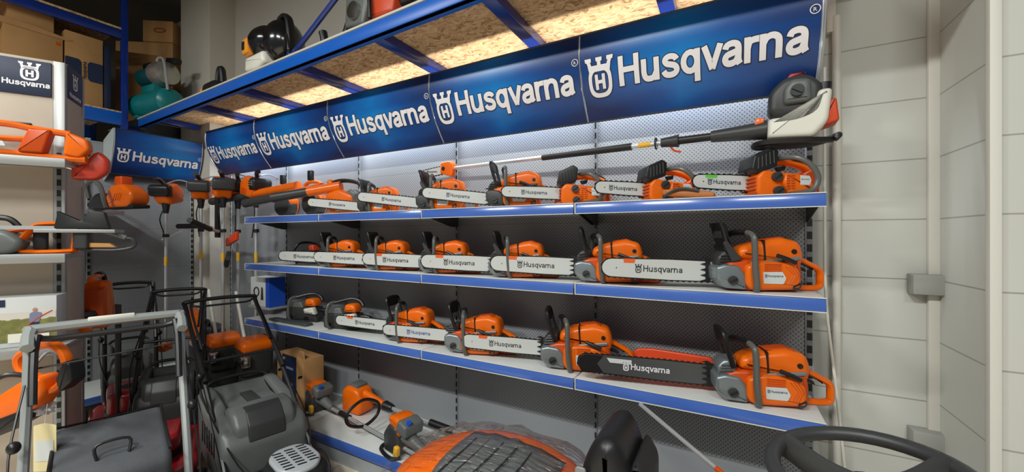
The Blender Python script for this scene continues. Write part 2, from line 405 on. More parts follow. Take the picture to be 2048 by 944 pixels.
# ================================================================ wall shelving
YB, YF = 2.228, 1.863
X0 = WX(1655, YF)                         # right end
ZS = [ZZ(385, X0, YF), ZZ(597, X0, YF), ZZ(848, X0, YF)]
ZD = .17; YDK = 1.72
g = thing('shelving_unit', 'grey perforated steel wall shelving with black slotted uprights along back wall', 'shelving', (0, 0, 0))
for i in range(5):
    x1 = X0-i; x0 = x1-1
    K().box(((x0+x1)/2, YB+.012, 1.27), (.986, .02, 2.46), bev=.002).done('back_panel', PEGX, g)
def slot_mat():
    m, nt, N, L, b = nodes_of('slotted_steel'); g = N.new('ShaderNodeNewGeometry'); sp = N.new('ShaderNodeSeparateXYZ'); L.new(g.outputs['Position'], sp.inputs[0])
    f = mth(nt, 'LESS_THAN', mth(nt, 'FRACT', mth(nt, 'DIVIDE', sp.outputs[2], .058)), .6)
    L.new(mixc(nt, f, srgb(120, 124, 126), srgb(10, 10, 11)), b.inputs['Base Color']); b.inputs['Roughness'].default_value = .5
    return m
SLOT = slot_mat()
for i in range(6):
    x = X0-i
    u = K().box((x, YB+.02, 1.27), (.032 if i == 0 else .013, .05, 2.54), bev=.002).done('upright', STG, g)
    K().box((x, YB-.0065, 1.27), (.02 if i == 0 else .010, .004, 2.46)).done('slot_strip', SLOT, u)
ROW = ['top', 'middle', 'lower']; POS = ['at the right end', 'second bay from the right', 'third bay from the right', 'at the left end']
for r, z in enumerate(ZS):
    for i in range(4):
        xc = X0-i-.5
        t = thing('shelf', '%s row white steel shelf with blue price strip, %s' % (ROW[r], POS[i]), 'shelf', (xc, YB, z))
        K().box((0, -(YB-YF)/2, -.013), (.994, YB-YF-.006, .026), bev=.003).done('shelf_board', SHW, t)
        K().box((0, -(YB-YF)-.003, -.026), (.992, .008, .05), rot=(-.16, 0, 0), bev=.002).done('price_strip', STR, t)
        K().box((0, -(YB-YF)-.0045, .0005), (.992, .004, .0035)).box((0, -(YB-YF)-.0105, -.0525), (.992, .004, .003)).box((-.4945, -(YB-YF)-.008, -.026), (.004, .005, .05)).done('strip_rim', WHT, t)
        for s in (-1, 1): K().pil(rp([(-.004, -.028), (-.004, -.10), (-.05, -.10), (-(YB-YF)+.02, -.03)], .01), s*.488-.002, s*.488+.002, .0005, 1, ax='x').done('bracket', DGR, t)
for i in range(4):
    xc = X0-i-.5
    t = thing('base_shelf', 'deep white bottom shelf with dark blue front strip, %s' % POS[i], 'shelf', (xc, YB, ZD))
    K().box((0, -(YB-YDK)/2, -.013), (.994, YB-YDK, .026), bev=.003).done('shelf_board', SHW, t)
    K().box((0, -(YB-YDK)-.003, -.03), (.992, .008, .06), bev=.002).done('price_strip', STR, t)
    K().box((0, -(YB-YDK)+.02, -.115), (.992, .01, .11)).done('kick_plate', STG, t)
# ---------------------------------------------------------------- signs
def sign(label, loc, rz, width, h, prof, name=True):
    t = thing('shop_sign', label, 'sign', loc, rz, 'blue brand signs above the shelves')
    n = 14
    def yz(q): return prof(q)                      # q 0 bottom .. 1 top -> y offset
    k = K(); rings = []
    for i in range(n+1):
        q = i/n; y = yz(q); z = q*h
        rings.append([(.004, y, z), (width-.004, y, z), (width-.004, y+.006, z), (.004, y+.006, z)])
    k.ring(rings); k.done('sign_face', SIGN, t)
    for wm, m, d, nm in ((WO, NAVY, .0012, 'lettering_outline'), (WM, SWH, .0024, 'lettering')):
        k = K(); cap = width*.765/5.9
        put2d(k, wm, (width*.022, 0, h*.32), (1, 0, 0), (0, 0, 1), cap)
        for i in range(1, 18): bmesh.ops.bisect_plane(k.b, geom=k.b.verts[:]+k.b.edges[:]+k.b.faces[:], plane_co=(0, 0, i/18*h), plane_no=(0, 0, 1))
        for v in k.b.verts: v.co.y = yz(v.co.z/h)-d
        k.done(nm, m, t)
    k = K()
    T = text2d('R', .0, 1); r0 = .009*width/1.0
    cx, cz = width*.975, h*.32+cap*1.12
    put2d(k, norm(T, .75), (cx-.006, 0, cz-.008), (1, 0, 0), (0, 0, 1), .016)
    k.tube([(cx+.0165*math.cos(a*PI/8), 0, cz+.0165*math.sin(a*PI/8)) for a in range(16)], .0018, n=5, k=0, closed=True)
    for v in k.b.verts: v.co.y = yz(v.co.z/h)-.003+v.co.y*.3
    k.done('registered_mark', SWH, t)
    for x in (.0, width): K().tube([(x, yz(i/n)-.001, i/n*h) for i in range(n+1)], .0035, n=6, k=0).done('side_trim', ALU, t)
    for q in (0, 1): K().tube([(0, yz(q), q*h), (width, yz(q), q*h)], .005, n=6, k=0).done('edge_trim', DGR, t)
    K().pil([(0, yz(1)), (0, yz(1)+.165), (width, yz(1)+.165), (width, yz(1))], h-.004, h-.001, .0005, 1, ax='z').done('shade_lip', STG, t)  # unseen lip, added to cut off the strip light on the board above
    for q in (.2, .8): K().box((width*q, .17, h*.75), (.02, .22, .02)).done('bracket', STG, t)
    return t
HS = .41
def prof_row(q): return .15*(1-q)**1.9-.018*math.sin(PI*q)
YS = 1.934; ZSG = 2.146
ORD5 = ['closest to the right wall, largest in view', 'second from the right wall', 'middle one of the row of five', 'fourth from the right wall', 'farthest left of the straight row, touching the corner']
for i in range(5):
    w = 1.0 if i < 4 else .86
    sign('blue curved sign with white %s lettering, %s' % ('brand', ORD5[i]), (X0-i-w, YS, ZSG), 0, w, HS, prof_row)
XE = -4.93
y1 = 2.09; y0 = 1.40
sign('blue brand sign turned ninety degrees on the left end wall', (XE-.03, y0, ZSG-.03), PI/2, y1-y0, HS, lambda q: .12*(1-q)**1.6-.018*math.sin(PI*q)-.0)
K0 = K().pil([(2.2, ZSG+HS-.02), (2.2, ZSG), (YS+.15, ZSG), (YS+.04, ZSG+.14), (YS, ZSG+.3), (YS, ZSG+HS-.02)], X0+.004, X0+.012, .001, 1, ax='x')
o = K0.done('sign_end_plate', STG); o['label'] = 'grey metal end plate closing the right end of the sign row'; o['category'] = 'end plate'
o = K().pil([(XE-.27, ZSG+HS-.12), (XE-.27, ZSG-.10), (XE+.0-.14, ZSG-.03), (XE-.06, ZSG+.12), (XE-.025, ZSG+.3), (XE-.03, ZSG+HS-.03)], y0-.012, y0-.004, .001, 1).done('sign_end_plate', mat('plate_pale', (170, 178, 176), .5)); o['label'] = 'pale grey end plate on the left side of the end wall sign'; o['category'] = 'end plate'
# ---------------------------------------------------------------- overhead storage rack
HB = 1.141; ZR = CH+HB
def beamY(X): return 1.544-(X+1.322)*.0353
def onbeam(px):                            # X on the beam line seen in column px
    r = (px-CX)/F; lo, hi = -6, 1
    # (X ca + Y sa) = r(-X sa + Y ca), Y = a + bX
    b_ = -.0353; a_ = 1.544-1.322*.0353
    return a_*(r*ca-sa)/(ca+r*sa-b_*(r*ca-sa))
rk = thing('storage_rack', 'blue steel rack with strand board deck above the signs', 'rack')
XL, XR = -5.36, .55
ang = math.atan(-.0353)
def beam(k, xa_, xb_, dy, z0, z1, th):
    xc = (xa_+xb_)/2; L_ = (xb_-xa_)/math.cos(ang)
    k.box((xc, beamY(xc)+dy, (z0+z1)/2), (L_, th, z1-z0), rot=(0, 0, ang), bev=.003)
k = K(); beam(k, XL, XR, .02, ZR, ZR+.074, .035); beam(k, XL, XR, .035, ZR, ZR+.008, .06); k.done('front_beam', BLU, rk)
k = K(); beam(k, XL, XR, .02, ZR+.074, ZR+.088, .05); k.done('board_edge', mat('edge_pale', (196, 196, 188), .6), rk)
for px in (250, 298, 369, 455, 572, 734, 956, 1290, 1800):
    x = onbeam(px)
    if x > XR: x = XR-.08
    K().box((x, (beamY(x)+.04+(YW-.07 if x > -4.7 else 2.08))/2, ZR+.045), (.075, (YW-.07 if x > -4.7 else 2.08)-beamY(x)-.04, .055), rot=(0, 0, 0), bev=.003).done('joist', BLD, rk)
k = K()
k.pil([(XL, beamY(XL)+.01), (XR, beamY(XR)+.01), (XR, YW-.01), (-4.83, YW-.01), (-4.83, 2.09), (XL, 2.09)], ZR+.074, ZR+.092, .001, 1, ax='z'); k.done('board_deck', OSB, rk)
K().box(((-4.8+XR)/2, YW-.04, ZR+.04), (XR+4.8, .04, .07)).done('rear_beam', BLD, rk)
# diagonal brace rising to the right
bx = onbeam(560); by = beamY(bx)+.06
px2 = onbeam(700)
K().tube([(bx, by, ZR+.1), (px2+.35, by+.0, ZR+.1+.62)], .017, k=0, n=10).box((bx-.01, by, ZR+.115), (.09, .03, .03), rot=(0, -.7, 0), bev=.004).done('diagonal_brace', BLD, rk)
# side rack on the left with boxes
XK = -5.42
sr = thing('side_rack', 'tall blue steel rack holding cardboard boxes in far left corner', 'rack')
zb0 = ZR-.01
K().box((XK, 1.60, 2.0+.02), (.05, .05, 3.96), bev=.004).done('post', BLD, sr)
K().box((XK, -.25, 2.02), (.05, .05, 3.96), bev=.004).done('post', BLD, sr)
K().box((XK-.9, 1.60, 2.02), (.05, .05, 3.96), bev=.004).done('post', BLD, sr)
K().box((XK, .7, zb0+.065), (.04, 1.75, .13), bev=.004).done('beam', BLU, sr)
K().box((XK, .7, ZZ(72, XK, 1.60)), (.04, 1.75, .085), bev=.004).done('beam', BLD, sr)
K().box((XK-.9, .7, zb0+.065), (.04, 1.75, .13), bev=.004).done('beam', BLU, sr)
K().box((XK-.45, .7, zb0+.135), (.92, 1.75, .02)).done('deck_board', OSB, sr)
K().box((XK-.45, .7, ZZ(60, XK, 1.60)), (.92, 1.75, .02)).done('deck_board', OSB, sr)
K().box((XK-.93, .7, 2.6), (.03, 1.75, 2.5)).done('back_sheet', mat('navy_sheet', (18, 30, 60), .6), sr)
# end wall display unit (panels facing the aisle)
XPN = -5.2
eg = thing('end_shelving_unit', 'grey perforated panel display on left end wall holding hanging tools', 'shelving')
for y, zh in ((1.69, 2.4), (.89, 1.95)): K().box((XPN-.012, y, .02+zh/2), (.02, .786, zh), bev=.002).done('back_panel', PEGY, eg)
for y in (2.09, 1.29, .49):
    u = K().box((XPN-.025, y, 1.22), (.05, .032, 2.44), bev=.002).done('upright', STG, eg)
    K().box((XPN+.006, y, 1.2), (.004, .018, 2.3)).done('slot_strip', SLOT, u)
K().box((XPN+.27, 1.29, ZD-.013), (.54, 1.6, .026), bev=.003).done('base_board', SHW, eg)
K().box((XPN+.543, 1.29, ZD-.03), (.008, 1.6, .06), bev=.002).done('base_strip', STR, eg)
t = thing('shelf', 'short pale steel shelf on the left end wall', 'shelf', (XPN+.02, .98, 1.755))
K().box((.17, 0, -.013), (.34, .9, .026), bev=.003).done('shelf_board', SHW, t)
K().box((.343, 0, -.02), (.008, .9, .04), bev=.002).done('price_strip', ALU, t)
# ================================================================ chainsaws
def mark(k, o, ux, uy, cap, wm=None): return put2d(k, wm or WS, o, ux, uy, cap)
def guide_bar(t, x0, L, zc, hb, y, style='white', textm=None, sticker=None, tilt=0.0, text=True):
    """bar from x0 forwards (+x); nose at x0+L"""
    def outline(g=0, n=10):
        r = hb/2+g; P = [(x0-.05, zc-hb*.5-g), (x0+L*.35, zc-hb*.53-g)]
        for i in range(n+1):
            a = -PI/2+PI*i/n; P.append((x0+L-hb*.5+(hb*.5+g)*math.cos(a), zc+(hb*.47+g)*math.sin(a)))
        P += [(x0+L*.35, zc+hb*.53+g), (x0-.05, zc+hb*.5+g)]
        return P
    R = Matrix.Translation((x0, 0, zc)) @ Matrix.Rotation(-tilt, 4, 'Y') @ Matrix.Translation((-x0, 0, -zc))
    m = BARM if style == 'white' else BARD
    k = K().pil(outline(), y-.0028, y+.0028, .0008, 1); b = k.xf(R).done('guide_bar', m, t, 'light grey bar' if style == 'white' else 'dark steel bar with black nose')
    # chain: toothed band round the rim
    P = outline(.0045, 12); Q = [Vector(p) for p in P]; seg = []
    for i in range(len(Q)-1):
        d = (Q[i+1]-Q[i]).length; n = max(1, int(d/.0085))
        for j in range(n): seg.append(Q[i].lerp(Q[i+1], j/n))
    seg.append(Q[-1]); out = []
    for i, p in enumerate(seg):
        a = seg[max(i-1, 0)]; c = seg[min(i+1, len(seg)-1)]; e = (c-a); nrm = Vector((e.y, -e.x)).normalized()
        out.append(tuple(p+nrm*(.0045 if i % 3 == 0 else (.001 if i % 3 == 1 else -.001))))
    K().pil(out, y-.0022, y+.0022, .0003, 1).xf(R).done('chain', CHN, t)
    yy = y+.0033
    if text:
        cap = hb*.335; w = WMW*cap; xs = x0+L*.62
        xs = x0+L*.5+w*.42
        k = K(); mark(k, (xs, yy, zc-cap*.45), (-1, 0, 0), (0, 0, 1), cap); k.xf(R).done('bar_lettering', textm or INK, b)
    K().cyl((x0+L-hb*.75, y, zc), (x0+L-hb*.75, yy, zc), .003, n=8).xf(R).done('nose_rivet', INKG, b)
    if sticker:
        c = {'o': INKO, 'g': GRN}[sticker]; xx = x0+L*.74 if sticker == 'o' else x0+L-hb*1.3
        K().pil([(xx-.024, zc+hb*.28), (xx+.024, zc+hb*.28), (xx+.028, zc+hb*.51), (xx-.028, zc+hb*.51)], y, yy, .0002, 1).xf(R).done('sticker', c, b)
    if style == 'dark':
        n = [(x0+L-.12, zc+hb*.46), (x0+L-.09, zc), (x0+L-.12, zc-hb*.46)]
        for i in range(11):
            a = -PI/2+PI*i/10; n.append((x0+L-hb*.5+hb*.49*math.cos(a), zc+hb*.46*math.sin(a)))
        K().pil(n, y, yy+.0004, .0003, 1).xf(R).done('bar_nose', BLK, b)
        K().pil([(x0+L-.15, zc+hb*.12), (x0+L-.25, zc+hb*.12), (x0+L-.25, zc+hb*.36), (x0+L-.135, zc+hb*.36)], y, yy, .0002, 1).xf(R).done('sticker', LBL, b)
    return b
def spikes(t, x, z, h, y=-.03):
    P = [(x-.02, z-h)]
    n = 5
    for i in range(n):
        zz = z-h+2*h*i/(n-1)*.98; P += [(x, zz), (x+.022, zz+h*.12), (x, zz+h*.25)]
    P += [(x-.02, z+h)]
    K().pil(P, y-.002, y+.002, .0003, 1).done('bumper_spike', BLK, t)
def sc(pts, s): return [tuple(v*s for v in p) for p in pts]
def rear_saw(t, s=1, L=.45, hb=.078, zc=.072, style='pro', bar='white', sticker='o', guard='paddle', tilt=.03, textm=None, text=True, lean=0):
    """forward +x; x=0 rear end of handle; left side +y"""
    q = lambda pts: sc(pts, s)
    body = {'pro': ORG, 'grey': GRY, 'small': ORG, 'dark': BLK}[style]; top = ORG
    # crankcase
    K().pil(rp(q([(.105, .004), (.285, .0), (.40, .012), (.425, .05), (.42, .105), (.36, .128), (.25, .135), (.11, .14), (.10, .08)]), .014*s), -.062*s, .058*s, .016*s).done('crankcase', body if style != 'pro' else ORD, t)
    # left side starter cover
    K().pil(rp(q([(.115, .012), (.30, .004), (.325, .03), (.322, .108), (.27, .128), (.15, .12), (.12, .09)]), .018*s), .035*s, .085*s, .018*s, 4).done('starter_cover', body, t)
    # front casting (brake / oil side)
    K().pil(rp(q([(.315, .006), (.40, .012), (.432, .045), (.434, .10), (.40, .112), (.345, .105), (.32, .07)]), .012*s), -.058*s, .072*s, .012*s).done('front_casting', CAST if style != 'small' else DGR, t)
    # top cover, humped
    K().pil(rp(q([(.10, .10), (.092, .155), (.108, .205), (.17, .222), (.255, .208), (.300, .196), (.340, .178), (.345, .135), (.24, .118)]), .02*s), -.055*s, .060*s, .028*s, 5).done('top_cover', top, t)
    K().pil(rp(q([(.135, .212), (.17, .226), (.235, .216), (.255, .205), (.17, .2)]), .008*s), -.035*s, .035*s, .008*s).done('cover_cap', ORD if style != 'grey' else BLK, t)
    K().pil(q([(.238, .118), (.246, .118), (.252, .209), (.244, .211)]), -.0565*s, .0622*s, .002*s, 1).done('cover_seam', BLK, t)
    K().pil(rp(q([(.30, .122), (.115, .145), (.112, .130), (.30, .107)]), .005*s), .03*s, .067*s, .004*s).done('side_band', CAST if style != 'small' else DGR, t)
    K().cyl((.135*s, .055*s, .165*s), (.135*s, .064*s, .165*s), .010*s, n=12).cyl((.135*s, .06*s, .165*s), (.135*s, .067*s, .165*s), .005*s, n=8).done('cover_knob', BLK, t)
    # muffler
    K().pil(rp(q([(.352, .108), (.415, .10), (.425, .135), (.40, .165), (.352, .17)]), .012*s), -.05*s, .05*s, .012*s).done('muffler', CAST if guard == 'metal' else DGR, t)
    k = K()
    for i in range(4): k.tube(q([(.362+.004*i, .052, .112+.012*i), (.418-.003*i, .052, .108+.012*i)]), .0035*s, n=6, k=0)
    k.done('muffler_rib', BLK, t, kind='stuff')
    # vents
    k = K()
    for i in range(4): k.box((.225*s, .086*s, (.088+.0085*i)*s), (.062*s, .003*s, .0035*s))
    for i in range(3): k.tube(q([(.172-.011*i, .084, .03), (.150-.009*i, .084, .072), (.178-.013*i, .084, .106)]), .0022*s, n=5, k=0)
    k.done('vent_grille', ORD if body == ORG else BLK, t, kind='stuff')
    # label
    lb = K().pil(rp(q([(.260, .035), (.186, .034), (.176, .058), (.190, .084), (.262, .082)]), .004*s), .080*s, .0872*s, .001*s, 1).done('label_plate', LBL, t, 'silver label with brand name')
    k = K(); mark(k, (.257*s, .0876*s, .062*s), (-1, 0, 0), (0, 0, 1), .0095*s); k.done('label_lettering', INK, lb)
    # caps
    for cx_, cz_ in ((.372, .046), (.138, .03)):
        c = K().cyl((cx_*s, .06*s, cz_*s), (cx_*s, .083*s, cz_*s), .0185*s, n=18).done('tank_cap', DGR, t)
        K().box((cx_*s, .084*s, cz_*s), (.028*s, .006*s, .006*s), rot=(0, .5, 0), bev=.001).done('cap_grip', BLK, c)
    # starter grip
    K().tube(q([(.215, .094, .150), (.180, .096, .137), (.145, .094, .120)]), .0085*s, n=8).tube(q([(.182, .075, .128), (.18, .095, .137)]), .006*s, n=8, k=0).done('starter_grip', BLK, t)
    # rear handle loop
    K().tube(q([(.125, 0, .128), (.095, 0, .132), (.045, 0, .108), (.010, 0, .085), (.006, 0, .050), (.010, 0, .018), (.05, 0, .010), (.12, 0, .014), (.15, 0, .02)]), .0125*s, n=10, k=4, rb=.018*s, ref=(0, 1, 0)).done('rear_handle', ORG if style != 'dark' else BLK, t)
    K().pil(rp(q([(.10, .118), (.05, .098), (.035, .085), (.04, .10), (.10, .142)]), .004*s), -.012*s, .012*s, .003*s).done('trigger_lock', BLK, t)
    K().pil(rp(q([(.10, .108), (.065, .092), (.06, .078), (.085, .086), (.105, .092)]), .004*s), -.008*s, .008*s, .002*s).done('throttle_trigger', BLK, t)
    # front handle: wraps from left foot, over the top, to the right side
    K().tube(q([(.285, .076, -.0), (.290, .098, .02), (.298, .102, .10), (.300, .100, .20), (.304, .088, .232), (.316, .05, .243), (.335, .0, .243), (.345, -.05, .235), (.35, -.078, .205), (.35, -.08, .10), (.35, -.07, .07)]), .0118*s, n=10, k=5).done('front_handle', HGR, t)
    K().tube(q([(.312, .06, .243), (.335, .0, .2435), (.345, -.05, .235)]), .0135*s, n=10).done('handle_grip', BLK, t)
    # hand guard
    if guard == 'paddle':
        pr = rp(q([(.355, .150), (.385, .150), (.400, .175), (.400, .215), (.412, .262), (.422, .285), (.398, .288), (.384, .262), (.378, .22), (.366, .19)]), .008*s)
        K().pil(pr, -.07*s, .062*s, .012*s).done('hand_guard', BLK, t)
        k = K()
        for i in range(5): k.box((.403*s, (-.045+.02*i)*s, .235*s), (.010*s, .008*s, .03*s), rot=(0, .2, 0), bev=.001)
        k.done('guard_slot', DGR, t, kind='stuff')
        for sy in (-.058, .052): K().pil(rp(q([(.33, .13), (.37, .12), (.405, .20), (.39, .21)]), .006*s), sy*s, (sy+.012)*s, .002*s, 1).done('guard_arm', DGR, t)
    else:
        P = q([(.365, .055, .14), (.385, .062, .20), (.400, .066, .262), (.405, .04, .282), (.405, -.04, .282), (.40, -.07, .262), (.385, -.066, .2), (.365, -.06, .14)])
        K().tube(P, .010*s, n=8, k=4).done('hand_guard', BLK, t)
        K().pil(rp(q([(.392, .225), (.400, .225), (.41, .285), (.40, .288)]), .003*s), -.06*s, .06*s, .003*s).done('guard_panel', BLK, t)
    spikes(t, .445*s, .075*s, .05*s)
    if L: guide_bar(t, .43*s, L, zc*s if zc < .2 else zc, hb, -.035*s, bar, textm, sticker, tilt, text)
def top_saw(t, s=1, L=.3, hb=.06, sticker=None, text=True, tilt=.05):
    q = lambda pts: sc(pts, s)
    K().pil(rp(q([(.02, .004), (.255, .0), (.272, .02), (.270, .095), (.245, .122), (.15, .108), (.09, .10), (.03, .06)]), .012*s), -.06*s, .058*s, .014*s, 4).done('crankcase', ORG, t)
    K().pil(rp(q([(.035, .012), (.15, .01), (.175, .06), (.165, .104), (.10, .098), (.05, .06)]), .012*s), .04*s, .085*s, .016*s, 4).done('starter_cover', ORG, t)
    K().pil(rp(q([(.00, .012), (.06, .01), (.075, .10), (.02, .13), (.002, .09)]), .014*s), -.055*s, .055*s, .016*s, 4).done('rear_cover', ORD, t)
    # clutch side cover ribs at the front
    k = K()
    for i in range(5): k.box(((.276-.0)*s, 0, (.02+.017*i)*s), (.008*s, .09*s, .006*s), bev=.001)
    k.done('front_rib', ORD, t, kind='stuff')
    K().tube(q([(.255, 0, .105), (.245, 0, .135), (.18, 0, .160), (.10, 0, .158), (.035, 0, .135), (.012, 0, .10), (.01, 0, .06)]), .0155*s, n=10, k=5, rb=.02*s, ref=(0, 1, 0)).done('top_handle', ORG, t)
    K().pil(rp(q([(.165, .140), (.12, .145), (.125, .125), (.155, .118)]), .005*s), -.008*s, .008*s, .002*s).done('throttle_trigger', BLK, t)
    K().pil(rp(q([(.10, .166), (.03, .142), (.02, .146), (.05, .17), (.095, .182)]), .005*s), -.012*s, .012*s, .003*s).done('trigger_lock', BLK, t)
    K().tube(q([(.175, -.02, .172), (.150, .04, .176), (.115, .085, .165), (.075, .104, .13), (.05, .108, .08), (.062, .104, .03), (.10, .09, .014), (.15, .08, .008)]), .0118*s, n=10, k=5).done('side_handle', HGR, t)
    gd = K().pil(rp(q([(.185, .135), (.272, .105), (.295, .125), (.283, .185), (.205, .222), (.178, .205)]), .008*s), -.075*s, .055*s, .006*s)
    gd.done('hand_guard', BLK, t)
    k = K()
    for i in range(5): k.tube(q([(.20+.017*i, .056, .150-.006*i), (.203+.016*i, .056, .206-.0075*i)]), .003*s, n=5, k=0)
    k.done('guard_slot', DGR, t, kind='stuff')
    for cx_, cz_ in ((.195, .088), (.188, .026)):
        c = K().cyl((cx_*s, .05*s, cz_*s), (cx_*s, .078*s, cz_*s), .020*s, n=18).done('tank_cap', DGR, t)
        K().box((cx_*s, .079*s, cz_*s), (.03*s, .006*s, .006*s), rot=(0, .6, 0), bev=.001).done('cap_grip', BLK, c)
    k = K()
    for i in range(6):
        for j in range(2): k.box(((.158-.019*j)*s, .0865*s, (.035+.011*i)*s), (.014*s, .003*s, .005*s))
    k.done('vent_grille', ORD, t, kind='stuff')
    lb = K().pil(rp(q([(.108, .048), (.068, .046), (.062, .068), (.07, .088), (.108, .09)]), .003*s), .08*s, .0868*s, .001*s, 1).done('label_plate', LBL, t, 'silver label')
    k = K(); mark(k, (.106*s, .0872*s, .07*s), (-1, 0, 0), (0, 0, 1), .0048*s); k.done('label_lettering', INK, lb)
    spikes(t, .283*s, .06*s, .035*s)
    if L: guide_bar(t, .262*s, L, .072*s, hb, -.03*s, 'white', INK, sticker, tilt, text)
def place_saw(kind, row, pf, pt, Yf, Yt, label, s=1, **kw):
    z = ZS[row]; Fp = Vector((WX(pf, Yf), Yf)); Tp = Vector((WX(pt, Yt), Yt)); d = Tp-Fp; D = d.length; u = d/D
    ln = .44*s if kind == 'rear' else .27*s
    R = Fp-u*ln
    t = thing('chainsaw', label, 'chainsaw', (R.x, R.y, z+.001), math.atan2(u.y, u.x), 'chainsaws on the %s shelf' % ROW[row])
    (rear_saw if kind == 'rear' else top_saw)(t, s=s, L=D+.01, **kw)
    return t
# --- top row
place_saw('top', 0, 1502, 1392, 1.99, 1.89, 'top-handle orange chainsaw at the right end of the top shelf, green sticker on bar', s=.95, sticker='g')
place_saw('top', 0, 1292, 1195, 2.0, 1.87, 'top-handle orange chainsaw on the top shelf with a leather sheath lying against it', s=.92)
place_saw('top', 0, 1122, 1003, 1.99, 1.86, 'top-handle orange chainsaw on top shelf with its black guard raised, third from right', s=.96)
place_saw('rear', 0, 975, 840, 1.98, 1.855, 'orange chainsaw on top shelf under the white pole of the pole saw', s=.95, hb=.064, tilt=.12, zc=.062, style='small', sticker=None, guard='loop', textm=INK)
place_saw('rear', 0, 838, 710, 1.98, 1.855, 'orange chainsaw on top shelf directly below the pole saw head', s=.93, hb=.062, tilt=.12, zc=.060, style='small', sticker=None, textm=INK)
place_saw('rear', 0, 722, 610, 1.98, 1.855, 'small orange chainsaw on top shelf just right of the battery saw and blowers', s=.86, hb=.060, tilt=.10, zc=.058, style='small', sticker=None, textm=INK)
# --- middle row
L2 = ['large orange chainsaw at the right end of the middle shelf', 'orange chainsaw on middle shelf, second from right, tall thin black guard', 'orange chainsaw on middle shelf, third from the right', 'orange chainsaw on middle shelf, fourth from the right', 'orange chainsaw on middle shelf, fifth from the right', 'orange chainsaw on middle shelf, sixth from the right']
for i, (pf, pt, s_, hb, gd, tx) in enumerate([(1418, 1205, 1.03, .088, 'paddle', INKG), (1148, 978, .98, .086, 'loop', INKG), (980, 838, .93, .084, 'paddle', INKG), (843, 720, .93, .080, 'paddle', INKG), (735, 622, .93, .076, 'paddle', INKG), (642, 552, .93, .074, 'paddle', INKG)]):
    place_saw('rear', 1, pf, pt, 1.95, 1.83 if i else 1.79, L2[i], s=s_, hb=hb, guard=gd, textm=tx, style='pro', sticker='o' if i < 4 else None)
# --- lower row
place_saw('rear', 2, 1420, 1155, 1.95, 1.80, 'largest orange chainsaw with dark bar at the right end of the lower shelf', s=1.06, hb=.088, bar='dark', sticker=None, textm=SWH, guard='metal')
place_saw('rear', 2, 1082, 920, 1.97, 1.84, 'boxy orange chainsaw with tall thin guard on lower shelf, second from right', s=1.1, hb=.080, guard='loop', textm=INKG)
place_saw('rear', 2, 895, 760, 1.95, 1.83, 'orange chainsaw on lower shelf with blue lettering on its bar, third from right', s=1.04, hb=.070, guard='loop', textm=INKB, sticker=None)
place_saw('rear', 2, 775, 665, 1.97, 1.88, 'orange chainsaw on lower shelf, fourth from the right', s=1.02, hb=.070, guard='loop', textm=INKG)
# ---------------------------------------------------------------- other things on the wall shelves
def at(px, py, Y): x = WX(px, Y); return Vector((x, Y, ZZ(py, x, Y)))
# two pale-topped grey saws at the left of the lower shelf
for pf, Yf, lb, s in ((652, 1.98, 'grey and orange chainsaw with white tank on lower shelf, second from left', .95), (578, 2.0, 'dark grey chainsaw with orange cap and white tank at the left end of lower shelf', .95)):
    x = WX(pf, Yf); t = thing('chainsaw', lb, 'chainsaw', (x+.40, Yf+.11, ZS[2]+.001), PI+.26, 'chainsaws on the lower shelf')
    q = lambda p: sc(p, s)
    K().pil(rp(q([(.10, .004), (.42, .004), (.43, .09), (.36, .13), (.12, .125)]), .018*s), -.06*s, .06*s, .02*s).done('crankcase', DGR, t)
    K().pil(rp(q([(.24, .11), (.40, .11), (.37, .165), (.27, .175)]), .014*s), -.05*s, .055*s, .016*s).done('cylinder_cover', GRY, t)
    K().pil(rp(q([(.12, .135), (.235, .135), (.225, .20), (.15, .205), (.125, .18)]), .02*s), -.045*s, .06*s, .025*s).done('cap_cover', ORG, t)
    K().pil(rp(q([(.10, .07), (.21, .08), (.22, .12), (.12, .135)]), .014*s), .03*s, .09*s, .02*s).done('fuel_tank', WHT, t)
    K().tube(q([(.34, .07, .0), (.35, .10, .05), (.35, .10, .15), (.34, .08, .205), (.31, .03, .215), (.30, -.05, .21), (.30, -.07, .12)]), .0115*s, k=5).done('front_handle', HGR, t)
    K().tube(q([(.32, .05, .21), (.22, -.02, .235), (.14, -.03, .22), (.10, -.02, .18)]), .013*s, k=5).done('hand_guard', BLK, t)
    K().tube(q([(.12, 0, .10), (.05, 0, .10), (.0, 0, .07), (.005, 0, .02), (.10, 0, .014)]), .013*s, rb=.018*s, ref=(0, 1, 0)).done('rear_handle', BLK, t)
    for cx_ in (.36, .2): K().cyl((cx_*s, .055*s, .035*s), (cx_*s, .075*s, .035*s), .017*s).done('tank_cap', BLK, t)
# dark bar cover lying flat, orange bar scabbard behind the big saw
a = at(545, 636, 1.93); b_ = at(655, 648, 1.93)
t = K().pil(rp([(0, -.035), (.50, -.035), (.50, .035), (.03, .028)], .015), .0, .022, .006, ax='z').done('bar_cover', mat('olive_grey', (70, 76, 74), .5)); t.location = (a.x, 1.93, ZS[2]+.001)
t['label'] = 'long dark grey-green bar cover lying flat at left end of lower shelf'; t['category'] = 'bar cover'
a = WX(1262, 2.14); b_ = WX(1430, 2.14)
t = K().pil(rp([(0, .0), (b_-a, .0), (b_-a, .115), (.10, .122), (.02, .11), (0, .05)], .03), -.012, .012, .006).done('bar_scabbard', mat('scabbard_orange', (214, 70, 28), .4, coat=.2)); t.location = (a, 2.14, ZS[2]+.002)
t['label'] = 'orange plastic bar scabbard standing on edge behind the dark-barred chainsaw'; t['category'] = 'bar cover'
